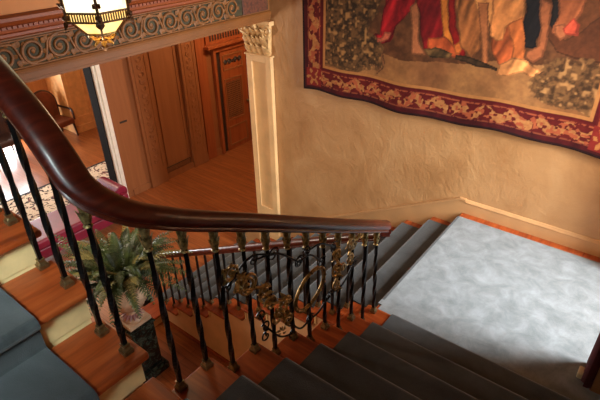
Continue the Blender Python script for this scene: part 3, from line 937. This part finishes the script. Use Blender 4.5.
X0, X1, Z0, Z1 = -2.12, 1.24, 0.985, 3.55
NXT, NZT = 448, 344
rng = np.random.RandomState(3)
def vnoise(x, z, f, seed):
    """smooth value noise"""
    r_ = np.random.RandomState(seed)
    g = r_.rand(64, 64)
    u = x * f + 31.7; w = z * f + 17.3
    i = np.floor(u).astype(int); j = np.floor(w).astype(int)
    fu = u - i; fw = w - j
    fu = fu * fu * (3 - 2 * fu); fw = fw * fw * (3 - 2 * fw)
    G = lambda a, b_: g[a % 64, b_ % 64]
    return (G(i, j) * (1 - fu) + G(i + 1, j) * fu) * (1 - fw) + (G(i, j + 1) * (1 - fu) + G(i + 1, j + 1) * fu) * fw
def fbm(x, z, f, seed):
    return 0.5 * vnoise(x, z, f, seed) + 0.3 * vnoise(x, z, f * 2.1, seed + 1) + 0.2 * vnoise(x, z, f * 4.3, seed + 2)
def inside(poly, x, z):
    res = np.zeros(x.shape, bool)
    n = len(poly)
    for a in range(n):
        x1, z1 = poly[a]; x2, z2 = poly[(a + 1) % n]
        cond = ((z1 > z) != (z2 > z))
        xx = (x2 - x1) * (z - z1) / (z2 - z1 + 1e-12) + x1
        res ^= cond & (x < xx)
    return res
gx, gz = np.meshgrid(np.linspace(X0, X1, NXT + 1), np.linspace(Z0, Z1, NZT + 1))
def weave(x, z):
    c = np.zeros(x.shape + (3,))
    def put(mask, col):
        c[mask] = col[mask] if isinstance(col, np.ndarray) else col
    n1 = fbm(x, z, 3.0, 11); n2 = fbm(x, z, 14.0, 21); n3 = fbm(x, z, 40.0, 31)
    def mix(a, b_, t):
        t = np.clip(t, 0, 1)[..., None]
        return np.array(a) * (1 - t) + np.array(b_) * t
    # ground
    col = mix((150, 116, 76), (118, 84, 54), (n1 - 0.35) * 2.2)
    col = col * (0.86 + 0.28 * n2)[..., None]
    c[:] = col
    # dim wooded backdrop above the ground
    gl = 1.52 + 0.10 * np.sin(x * 2.1) + 0.06 * n1
    m = z > gl + np.where(x > 0.3, 0.05, 0.08)
    put(m, mix((78, 52, 34), (112, 78, 50), (n2 - 0.3) * 2))
    wx = x + 0.035 * (vnoise(x, z, 9, 5) - 0.5) * 2; wz = z + 0.035 * (vnoise(x, z, 9, 6) - 0.5) * 2
    for (co, fr_, am, pts) in TAP:
        k = 0.7 if am else 0.35
        X_, Z_ = x + (wx - x) * k, z + (wz - z) * k
        m = inside(pts, X_, Z_)
        if not m.any():
            continue
        e_ = 0.014
        core = inside(pts, X_ + e_, Z_) & inside(pts, X_ - e_, Z_) & inside(pts, X_, Z_ + e_) & inside(pts, X_, Z_ - e_)
        if fr_:
            u = (x - z * 0.32 + 0.10 * n1) ; w_ = z + x * 0.3
            f1 = vnoise(u * 1.0, w_ * 0.16, 21.0, 61 + fr_); f2 = vnoise(u * 1.0, w_ * 0.22, 44.0, 71 + fr_)
            sh = 1 + am * (1.5 * (f1 - 0.5) + 0.8 * (f2 - 0.5)) + 0.10 * (n3 - 0.5)
        else:
            sh = 0.94 + 0.24 * (n2 - 0.5) + 0.12 * (n3 - 0.5)
        sh = np.clip(sh, 0.4, 1.5) * np.where(core, 1.0, 0.74)
        v_ = np.clip(np.array(co)[None, None, :] * sh[..., None], 0, 255)
        put(m, v_)
    # leaves in the thicket at the left and the clump at the right
    n4 = fbm(x, z, 26.0, 81)
    def foliage(pl, dark, mid, lightc, amt):
        th = inside(pl, wx, wz)
        t = np.clip((n4 - 0.34) * 3.2, 0, 1)[..., None]
        col = np.array(dark) * (1 - t) + np.array(mid) * t
        hi = np.clip((vnoise(x, z, 33, 90) - 0.62) * 4, 0, 1)[..., None] * amt
        col = col * (1 - hi) + np.array(lightc) * hi
        ins = np.zeros(x.shape)
        for (dx, dz) in ((0.05, 0), (-0.05, 0), (0, 0.05), (0, -0.05), (0.09, 0.05), (-0.09, -0.05), (0.09, -0.05), (-0.09, 0.05)):
            ins += inside(pl, wx + dx, wz + dz) / 8.0
        edge = np.clip((ins - 0.25 + 1.1 * (n4 - 0.5) + 0.5 * (n1 - 0.5)) * 2.6, 0, 1)[..., None]
        c[th] = (col * edge + c * (1 - edge))[th]
    th = [(-1.95, 1.36), (-1.5, 1.30), (-1.08, 1.38), (-1.06, 1.62), (-1.26, 1.76), (-1.14, 2.0), (-1.24, 2.6), (-1.95, 2.6)]
    foliage(th, (50, 40, 27), (102, 80, 52), (168, 136, 88), 0.85)
    th = [(0.34, 1.44), (0.62, 1.32), (1.1, 1.30), (1.1, 1.68), (0.7, 1.78), (0.46, 1.72)]
    foliage(th, (64, 48, 32), (116, 90, 58), (190, 156, 106), 0.8)
    # wooded upper half, out of the photograph's frame
    m = z > 2.62
    put(m, mix((78, 76, 48), (132, 112, 70), (n2 - 0.25) * 2))
    # border
    d = np.minimum(np.minimum(x - X0, X1 - x), np.minimum(z - Z0, Z1 - z))
    # along-the-band coordinate
    e = np.minimum(x - X0, X1 - x) < np.minimum(z - Z0, Z1 - z)
    s_ = np.where(e, z, x)
    B = 0.315
    bm_ = d < B
    red = mix((92, 20, 24), (120, 36, 34), n2)
    put(bm_, red)
    flow = 0.155 + 0.035 * np.sin(s_ * 26)
    lace = (np.abs(d - flow) < 0.052) & (vnoise(x, z, 26, 40) + 0.25 * np.sin(s_ * 70) * np.sin(d * 90) > 0.40)
    put(bm_ & lace, mix((178, 122, 76), (208, 162, 104), n3))
    lace2 = (np.abs(d - flow) < 0.065) & (vnoise(x, z, 34, 44) > 0.66)
    put(bm_ & lace2, mix((170, 84, 60), (200, 120, 80), n2))
    ed = (d < 0.075)
    put(ed, mix((58, 14, 20), (96, 24, 32), n2 * 1.2))
    put((d >= 0.070) & (d < 0.084) & (n3 > 0.4), (150, 84, 62))
    put(d < 0.026, mix((34, 14, 18), (54, 26, 28), n2))
    put((d > 0.232) & (d < 0.247) & (n3 > 0.42), (176, 96, 66))
    put((d > 0.262) & (d < 0.285), mix((84, 20, 24), (110, 26, 30), n2))
    put((d > B - 0.026) & (d < B), mix((192, 140, 84), (206, 158, 98), n2))
    # corner medallions
    for cx_ in (X0 + B / 2, X1 - B / 2):
        for cz_ in (Z0 + B / 2, Z1 - B / 2):
            rr = np.hypot(x - cx_, z - cz_); aa = np.arctan2(z - cz_, x - cx_)
            sq = (np.abs(x - cx_) < B / 2 - 0.05) & (np.abs(z - cz_) < B / 2 - 0.05)
            put(sq, mix((134, 34, 36), (156, 54, 46), n2))
            pet = rr < 0.075 + 0.035 * np.cos(aa * 6)
            put(sq & pet & (vnoise(x, z, 30, 50) > 0.38), mix((192, 134, 80), (210, 160, 100), n3))
            put(sq & (rr < 0.03), (140, 50, 40))
    # slight unevenness of the old weave
    c *= (0.92 + 0.16 * n3)[..., None]
    c = c * np.array([1.0, 0.86, 0.72])
    c[bm_] *= 0.86
    c = c * np.clip(1.0 - 0.22 * np.clip((z - 1.7) / 0.5, 0, 1), 0, 1)[..., None]  # fading window light put into the colours towards the top
    lum = c.mean(axis=2, keepdims=True)
    c = c * 0.94 + lum * 0.06
    return np.clip(c, 0, 255)
cols = weave(gx, gz)
me = bpy.data.meshes.new('tapestry')
lc_ = np.where(cols / 255 <= 0.04045, cols / 255 / 12.92, ((cols / 255 + 0.055) / 1.055) ** 2.4)
sag = 0.016 * np.sin(gx * 3.1 + 0.6) + 0.010 * np.sin(gx * 9.0)
kk = np.maximum(0.0, 1 - (gz - Z0) / 0.9)
gy = -0.035 - 0.018 * (0.5 + 0.5 * np.sin(gx * 7.0 + 0.4)) * (0.25 + kk)
co_ = np.stack([gx, gy, gz + sag * kk + H], axis=2).reshape(-1, 3)
ii = np.arange((NXT + 1) * (NZT + 1)).reshape(NZT + 1, NXT + 1)
qd = np.stack([ii[:-1, :-1], ii[:-1, 1:], ii[1:, 1:], ii[1:, :-1]], axis=2).reshape(-1, 4)
me.from_pydata(co_.tolist(), [], qd.tolist())
at = me.color_attributes.new('weave', 'FLOAT_COLOR', 'POINT')
at.data.foreach_set('color', np.concatenate([lc_.reshape(-1, 3), np.ones((lc_.shape[0] * lc_.shape[1], 1))], axis=1).astype(np.float32).ravel())
me.polygons.foreach_set('use_smooth', np.ones(len(me.polygons), bool))
me.update()
me.materials.append(M['weave'])
tp = bpy.data.objects.new('tapestry', me)
COL.objects.link(tp)
so = tp.modifiers.new('thickness', 'SOLIDIFY'); so.thickness = 0.008; so.offset = 1.0
tag(tp, 'large woven tapestry of robed figures with a red and gold border, hanging over the landing', 'tapestry')
rd = MB().tube([(X0 - 0.06, -0.03, Z1 + 0.02), (X1 + 0.06, -0.03, Z1 + 0.02)], 0.018, 10)
rd.build('hanging_rod', 'brass', None, smooth=True)
ro = bpy.data.objects['hanging_rod']
ro.parent = tp

# ------------------------------------------------------------------ lantern
LX, LY, LZ = -1.32, -2.985, 2.368
view = math.atan2(-4.6 - LY, 1.41 - LX)
lan = thing('hanging_lantern', (LX, LY, LZ), 'glowing hexagonal bronze lantern with cream glass hanging in front of the frieze', 'lantern')
def hexp(r, z, k):
    a = view + k * PI / 3
    return (LX + r * math.cos(a), LY + r * math.sin(a), LZ + z)
RB, RT = 0.186, 0.202
for k in range(6):
    m = MB()
    a, b_, c_, d_ = Vector(hexp(RB, 0.028, k)), Vector(hexp(RB, 0.028, k + 1)), Vector(hexp(RT, 0.60, k + 1)), Vector(hexp(RT, 0.60, k))
    n = Vector((math.cos(view + (k + 0.5) * PI / 3), math.sin(view + (k + 0.5) * PI / 3), 0)) * 0.006
    m.ring([[a, b_, c_, d_], [a - n, b_ - n, c_ - n, d_ - n]])
    m.build('glass_pane', 'glow', lan)
    m = MB()
    a, b_, c_, d_ = Vector(hexp(0.088, -0.10, k)), Vector(hexp(0.088, -0.10, k + 1)), Vector(hexp(RB - 0.03, -0.024, k + 1)), Vector(hexp(RB - 0.03, -0.024, k))
    m.ring([[a, b_, c_, d_], [a - n, b_ - n, c_ - n, d_ - n]])
    m.build('lower_glass_pane', 'glowlow', lan)
m = MB()
for z in (-0.022, 0.026):
    for k in range(6):
        m.tube([hexp(RB, z, k), hexp(RB, z, k + 1)], 0.006, 6)
m.build('band_rim', 'bronze', lan)
m = MB()
for k in range(6):
    a = Vector(hexp(RB, 0, k)); b_ = Vector(hexp(RB, 0, k + 1))
    for q in range(1, 12):
        p_ = a.lerp(b_, q / 12)
        m.tube([(p_.x, p_.y, p_.z - 0.02), (p_.x, p_.y, p_.z + 0.024)], 0.0048, 5)
m.build('band_gallery', 'gold', lan)
MB().ring([[hexp(0.168, -0.019, k) for k in range(6)], [hexp(0.168, 0.024, k) for k in range(6)], [hexp(0.164, 0.024, k) for k in range(6)], [hexp(0.164, -0.019, k) for k in range(6)]], False).build('band_glass', 'glowlow', lan)
for k in range(6):
    m = MB()
    m.tube([hexp(RB + 0.004, -0.03, k), hexp(RT + 0.004, 0.62, k)], 0.008, 6)
    for q in range(9):
        z = 0.06 + q * 0.066
        c0 = Vector(hexp(RB + 0.012, z, k))
        a = view + k * PI / 3
        for s_ in (-1, 1):
            m.leaf(c0, (math.cos(a + s_ * 1.2), math.sin(a + s_ * 1.2), 0.9), (math.cos(a), math.sin(a), 0), 0.032, 0.022, 0.3, 4, 0.004)
    m.blob(hexp(RB + 0.006, 0.002, k), 0.02, 2, 0.12)
    m.leaf(hexp(RB + 0.015, -0.015, k), (0, 0, -1), (math.cos(view + k * PI / 3), math.sin(view + k * PI / 3), 0), 0.045, 0.03, 0.2, 5, 0.005)
    m.tube([hexp(RB - 0.02, -0.026, k), hexp(0.09, -0.103, k)], 0.007, 6)
    m.build('corner_rib', 'bronze', lan, smooth=True)
m = MB()
for k in range(6):
    m.tube([hexp(0.09, -0.102, k), hexp(0.09, -0.102, k + 1)], 0.007, 6)
    m.tube(spline([hexp(0.088, -0.102, k), hexp(0.075, -0.125, k), hexp(0.04, -0.142, k), hexp(0.014, -0.135, k)], 5), 0.0058, 6)
    m.leaf(hexp(0.02, -0.148, k), (math.cos(view + k * PI / 3), math.sin(view + k * PI / 3), -0.25), (0, 0, -1), 0.05, 0.02, 0.4, 4, 0.004)
m.build('bottom_scrolls', 'gold', lan, smooth=True)
m = MB()
m.lathe([(0.005, -0.21), (0.015, -0.2), (0.02, -0.187), (0.010, -0.173), (0.019, -0.158), (0.022, -0.146), (0.009, -0.125), (0.008, -0.07)], LX, LY, 14)
for v_ in m.bm.verts:
    v_.co.z += LZ
m.build('finial', 'bronze', lan, smooth=True)
m = MB()
m.ring([[hexp(RT + 0.02, 0.60, k) for k in range(6)], [hexp(RT + 0.02, 0.64, k) for k in range(6)], [hexp(0.15, 0.75, k) for k in range(6)], [hexp(0.05, 0.9, k) for k in range(6)], [hexp(0.03, 1.0, k) for k in range(6)]])
m.build('lantern_roof', 'bronze', lan)
m = MB()
m.tube([(LX, LY, LZ + 1.0), (LX, LY, 4.7)], 0.012, 8)
m.lathe([(0.08, 4.66), (0.08, 4.7)], LX, LY, 20)
m.build('hanging_rod', 'bronze', lan)

# ------------------------------------------------------------------ pedestal, urn and fern
PXC, PYC = -2.675, -2.565
ped = thing('pedestal', (PXC, PYC, FZ), 'dark green marble pedestal standing in the stairwell under the urn', 'pedestal')
MB().box(PXC - 0.15, PXC + 0.15, PYC - 0.15, PYC + 0.15, FZ + 0.14, -1.20).build('shaft', 'marble', ped, bevel=0.008)
m = MB().box(PXC - 0.2, PXC + 0.2, PYC - 0.2, PYC + 0.2, FZ, FZ + 0.10)
m.box(PXC - 0.175, PXC + 0.175, PYC - 0.175, PYC + 0.175, FZ + 0.10, FZ + 0.14)
m.build('plinth', 'marble', ped, bevel=0.008)
m = MB().box(PXC - 0.165, PXC + 0.165, PYC - 0.165, PYC + 0.165, -1.20, -1.175)
m.box(PXC - 0.15, PXC + 0.15, PYC - 0.15, PYC + 0.15, -1.175, -1.15)
m.build('top_slab', 'marble', ped, bevel=0.006)
fern = thing('potted_fern', (PXC, PYC, -1.15), 'bushy green fern in a cream urn on the green marble pedestal below the rail', 'plant')
m = MB().box(PXC - 0.14, PXC + 0.14, PYC - 0.14, PYC + 0.14, -1.15, -1.105)
m.lathe([(0.115, -1.105), (0.12, -1.09), (0.10, -1.06), (0.07, -1.03), (0.062, -1.00), (0.08, -0.985), (0.07, -0.97), (0.09, -0.955, 0.02), (0.15, -0.91, 0.04), (0.19, -0.85, 0.04), (0.205, -0.79, 0.03),
         (0.21, -0.76), (0.205, -0.745), (0.195, -0.72), (0.185, -0.66), (0.20, -0.60), (0.225, -0.575), (0.225, -0.555), (0.20, -0.555), (0.18, -0.60)], PXC, PYC, 48, lobes=16)
urn = m.build('urn', 'urn', fern, smooth=True)
m = MB(); m2 = MB()
for k in range(16):
    a = 2 * PI * k / 16
    m.leaf((PXC + 0.085 * math.cos(a), PYC + 0.085 * math.sin(a), -0.965), (math.cos(a), math.sin(a), 0.62), (0, 0, 1), 0.115, 0.03, 0.3, 4, 0.006)
    m2.leaf((PXC + 0.062 * math.cos(a), PYC + 0.062 * math.sin(a), -1.02), (math.cos(a), math.sin(a), -0.9), (math.cos(a), math.sin(a), 0.6), 0.08, 0.024, 0.2, 4, 0.005)
m.build('mauve_gadroon', 'shell', urn, smooth=True)
m2.build('foot_gadroon', 'shell', urn, smooth=True)
MB().lathe([(0.18, -0.60), (0.0, -0.585)], PXC, PYC, 24).build('soil', 'soil', fern)
def frond(m, base, az, elev, length, droop, wid):
    n = 22
    pts = []
    for i in range(n + 1):
        t = i / n
        rad = length * (math.cos(elev) * t + 0.16 * t * t)
        z = length * (math.sin(elev) * t - droop * t ** 2.2)
        pts.append(Vector((base[0] + rad * math.cos(az), base[1] + rad * math.sin(az), base[2] + z)))
    m.tube(pts, [0.0042 * (1 - 0.75 * i / n) for i in range(n + 1)], 4)
    for i in range(2, n + 1):
        t = i / n
        d = (pts[i] - pts[i - 1]).normalized()
        s = d.cross(Vector((0, 0, 1))).normalized()
        up = s.cross(d).normalized()
        L = wid * math.sin(PI * min(1, 0.12 + 0.88 * t)) ** 0.7 * (1.05 - 0.25 * t) + 0.012
        for sg in (-1, 1):
            dd = (s * sg + d * 0.55 + up * random.uniform(-0.25, 0.1)).normalized()
            w = d * 0.011
            a = pts[i]
            v = [m.bm.verts.new(a - w), m.bm.verts.new(a + dd * L * 0.55 - w * 1.0 + up * 0.004), m.bm.verts.new(a + dd * L - up * 0.010), m.bm.verts.new(a + dd * L * 0.5 + w * 1.0 + up * 0.004), m.bm.verts.new(a + w * 0.6)]
            m.face(v)
m = MB(); md = MB()
for i in range(115):
    az = i * 2.39996 + random.uniform(-0.2, 0.2)
    el = random.uniform(0.55, 1.4)
    ln = random.uniform(0.55, 0.88)
    tgt = md if i % 5 == 3 else m
    frond(tgt, (PXC + 0.08 * math.cos(az), PYC + 0.08 * math.sin(az), -0.56), az, el, ln, random.uniform(0.25, 0.72), random.uniform(0.06, 0.09))
tag(m.build('fronds', 'leaf', fern), None)
tag(md.build('yellowing_fronds', 'leafdry', fern), None)
tag(bpy.data.objects['yellowing_fronds'], 'yellowish paler fronds')

# ------------------------------------------------------------------ hall bench
bx0, bx1, by0, by1 = -6.30, -5.58, -2.7, -0.66
ben = thing('upholstered_bench', (-5.97, -1.55, FZ), 'long burgundy bench with a rolled arm, against the hall opening beyond the fern', 'bench')
m = MB().box(bx0 + 0.02, bx1 - 0.02, by0 + 0.05, by1 - 0.05, FZ + 0.16, FZ + 0.34)
m.build('bench_frame', 'velvet', ben, bevel=0.02)
MB().box(bx0, bx1, by0 + 0.06, by1 - 0.06, FZ + 0.34, FZ + 0.5).build('seat_cushion', 'velvet', ben, bevel=0.045, seg=4)
for y in (by0 + 0.02, by1 - 0.02):
    m = MB()
    m.tube([(bx0 - 0.01, y, FZ + 0.60), (bx1 - 0.12, y, FZ + 0.60)], 0.12, 20)
    m.box(bx0 + 0.01, bx1 - 0.01, y - 0.05, y + 0.05, FZ + 0.16, FZ + 0.6)
    m.build('rolled_arm', 'velvet', ben, smooth=True, bevel=0.012)
for (x, y) in ((bx0 + 0.06, by0 + 0.08), (bx1 - 0.06, by0 + 0.08), (bx0 + 0.06, by1 - 0.08), (bx1 - 0.06, by1 - 0.08)):
    MB().lathe([(0.02, FZ), (0.028, FZ + 0.03), (0.02, FZ + 0.06), (0.035, FZ + 0.16)], x, y, 12).build('leg', 'darkwood', ben, smooth=True)

# ------------------------------------------------------------------ rug and chairs of the next room
rug = MB().box(-8.22, -6.85, -3.6, 1.0, FZ, FZ + 0.012).build('rug', 'rug', None)
tag(rug, 'cream and red patterned rug with a black band, in the bright room beyond the hall', 'rug')
m = MB()
m.box(-8.26, -8.20, -3.64, 1.04, FZ + 0.0005, FZ + 0.013); m.box(-6.87, -6.81, -3.64, 1.04, FZ + 0.0005, FZ + 0.013)
m.box(-8.20, -6.87, 0.98, 1.04, FZ + 0.0005, FZ + 0.013); m.box(-8.20, -6.87, -3.64, -3.58, FZ + 0.0005, FZ + 0.013)
m.build('rug_border', 'rugline', rug)
def armchair(x, y, rot, label, seatmat):
    t = thing('armchair', (x, y, FZ), label, 'chair')
    def L(px, py):
        return (x + px * math.cos(rot) - py * math.sin(rot), y + px * math.sin(rot) + py * math.cos(rot))
    def part(name, mat, fn, **kw):
        m = MB(); fn(m)
        for v_ in m.bm.verts:
            a, b_ = L(v_.co.x, v_.co.y); v_.co.x, v_.co.y = a, b_
        return m.build(name, mat, t, **kw)
    part('seat', seatmat, lambda m: m.box(-0.3, 0.3, -0.33, 0.33, FZ + 0.33, FZ + 0.47), bevel=0.03)
    def back(m):
        loops = []
        for q in range(25):
            a = PI * q / 24
            loops.append((-0.34 * math.cos(a), FZ + 0.78 + 0.36 * math.sin(a)))
        m.prism([(-0.34, FZ + 0.4)] + loops + [(0.34, FZ + 0.4)], -0.34, -0.26, 'x')
    part('backrest', seatmat, back, bevel=0.02)
    def rim(m):
        pts = [(-0.30, -0.35, FZ + 0.3)] + [(-0.30, -0.35 * math.cos(PI * q / 16), FZ + 0.78 + 0.37 * math.sin(PI * q / 16)) for q in range(17)] + [(-0.30, 0.35, FZ + 0.3)]
        m.tube(pts, 0.028, 8)
    part('back_frame', 'darkwood', rim, smooth=True)
    for s_ in (-1, 1):
        part('armrest', 'darkwood', lambda m: m.tube(spline([(-0.3, s_ * 0.34, FZ + 0.70), (0.0, s_ * 0.36, FZ + 0.68), (0.24, s_ * 0.35, FZ + 0.66), (0.28, s_ * 0.34, FZ + 0.42)], 6), 0.025, 8), smooth=True)
        for px in (-0.27, 0.27):
            part('leg', 'darkwood', lambda m: m.tube([(px * 1.08, s_ * 0.31, FZ), (px, s_ * 0.29, FZ + 0.34)], [0.018, 0.03], 8), smooth=True)
    return t
armchair(-10.35, 0.60, 0.15, 'dark round-backed brown leather chair beside the panelled pier in the far room', 'seat_tan')
armchair(-10.3, -0.75, 0.0, 'dark chair silhouetted against the bright window of the far room', 'darkwood')

# ------------------------------------------------------------------ curtains of the window bay
def drape(y0, y1, label, x=1.54):
    m = MB()
    n = 36
    loops = []
    for z in (0.03, 0.5, 1.4, 2.4, 3.0):
        l = []
        for side in (0, 1):
            for k in range(n + 1):
                t = k / n if side == 0 else 1 - k / n
                y = y0 + (y1 - y0) * t
                xx = x + 0.022 * math.sin(t * 2 * PI * 4) + (0.012 if side else -0.012) + 0.008 * math.sin(z * 2)
                l.append((xx, y, z))
        loops.append(l)
    m.ring(loops)
    return tag(m.build('curtain', 'drape', None, smooth=True), label, 'curtain')
drape(-1.70, -1.44, 'dark red velvet curtain at the right edge beside the shaded stairs')
drape(-0.30, -0.06, 'dark red velvet curtain added out of view by the tapestry wall to shade the landing')  # unseen curtain, added for its shadow on the landing corner
MB().box(1.475, 1.512, -1.635, -1.545, 0.015, 0.06).build('trim_12', 'cream', None, bevel=0.008)
struct(bpy.data.objects['trim_12'])

# ------------------------------------------------------------------ light
def area(name, loc, rot, sx, sy, power, col, spread=None):
    l = bpy.data.lights.new(name, 'AREA')
    l.shape = 'RECTANGLE'; l.size = sx; l.size_y = sy; l.energy = power; l.color = col
    if spread: l.spread = spread
    o = bpy.data.objects.new(name, l); COL.objects.link(o)
    o.location = (loc[0], loc[1], loc[2] + H); o.rotation_euler = rot
    return o
def point(name, loc, power, col, rad=0.1):
    l = bpy.data.lights.new(name, 'POINT'); l.energy = power; l.color = col; l.shadow_soft_size = rad
    o = bpy.data.objects.new(name, l); COL.objects.link(o); o.location = (loc[0], loc[1], loc[2] + H)
    return o
area('daylight_bay', (2.95, -0.93, 1.85), (0, math.radians(63), 0), 1.9, 0.95, LP['bay'], (1.0, 0.965, 0.92), math.radians(135))
area('daylight_room', (-11.45, -1.2, -0.7), (0, math.radians(-90), 0), 2.3, 2.2, LP['room'], (1.0, 0.96, 0.90))
up = area('fill_upper', (0.78, -6.28, 3.42), (0, 0, 0), 1.1, 1.4, LP['upper'], (0.82, 0.98, 0.95), math.radians(40))  # added fill behind the viewer, coned onto the left flight
up.rotation_euler = Vector((-1.6, 1.75, -1.95)).to_track_quat('-Z', 'Y').to_euler()
point('lantern_lamp', (LX, LY, LZ - 0.36), LP['lantern'], (1.0, 0.72, 0.42), 0.12)
point('room_fill', (-8.6, -0.6, 1.2), LP['room2'], (1.0, 0.80, 0.56), 0.15)  # added without a fixture, to brighten the panelled pier
point('hall_fill', (-4.6, 2.5, 1.9), LP['hall'], (1.0, 0.74, 0.46), 0.18)  # unseen source added to light the hall wall and door
point('hall_fill', (-3.5, -3.5, 1.2), LP['hall2'], (1.0, 0.84, 0.66), 0.18)  # hangs in open air, added to light the spandrel

w = bpy.data.worlds.new('sky'); sc.world = w; w.use_nodes = True
bg = w.node_tree.nodes['Background']
bg.inputs['Color'].default_value = (0.86, 0.93, 1.0, 1); bg.inputs['Strength'].default_value = 3.0

# ------------------------------------------------------------------ camera
cam = bpy.data.cameras.new('camera'); co = bpy.data.objects.new('camera', cam); COL.objects.link(co)
cam.sensor_width = 36.0; cam.sensor_fit = 'HORIZONTAL'
cam.lens = 490.5755 * 36.0 / 600.0
r_ = Vector((0.7891775246903776, 0.6138817206695064, -0.01865656858628049))
u_ = Vector((-0.3025350725675609, 0.41500194185529715, 0.8580477365058854))
f_ = Vector((-0.5344823330944711, 0.6715077224307839, -0.5132309561257117))
mw = Matrix(((r_.x, u_.x, -f_.x, 1.412289657820517), (r_.y, u_.y, -f_.y, -4.599412978703695), (r_.z, u_.z, -f_.z, 2.87007192220472 + H), (0, 0, 0, 1)))
co.matrix_world = mw
cam.clip_start = 0.05
sc.camera = co
sc.view_settings.view_transform = 'Standard'
sc.view_settings.look = 'None'
sc.view_settings.gamma = 1.0
sc.view_settings.exposure = EXPO
sc.cycles.use_denoising = True
sc.cycles.max_bounces = 8
sc.cycles.sample_clamp_indirect = 8.0
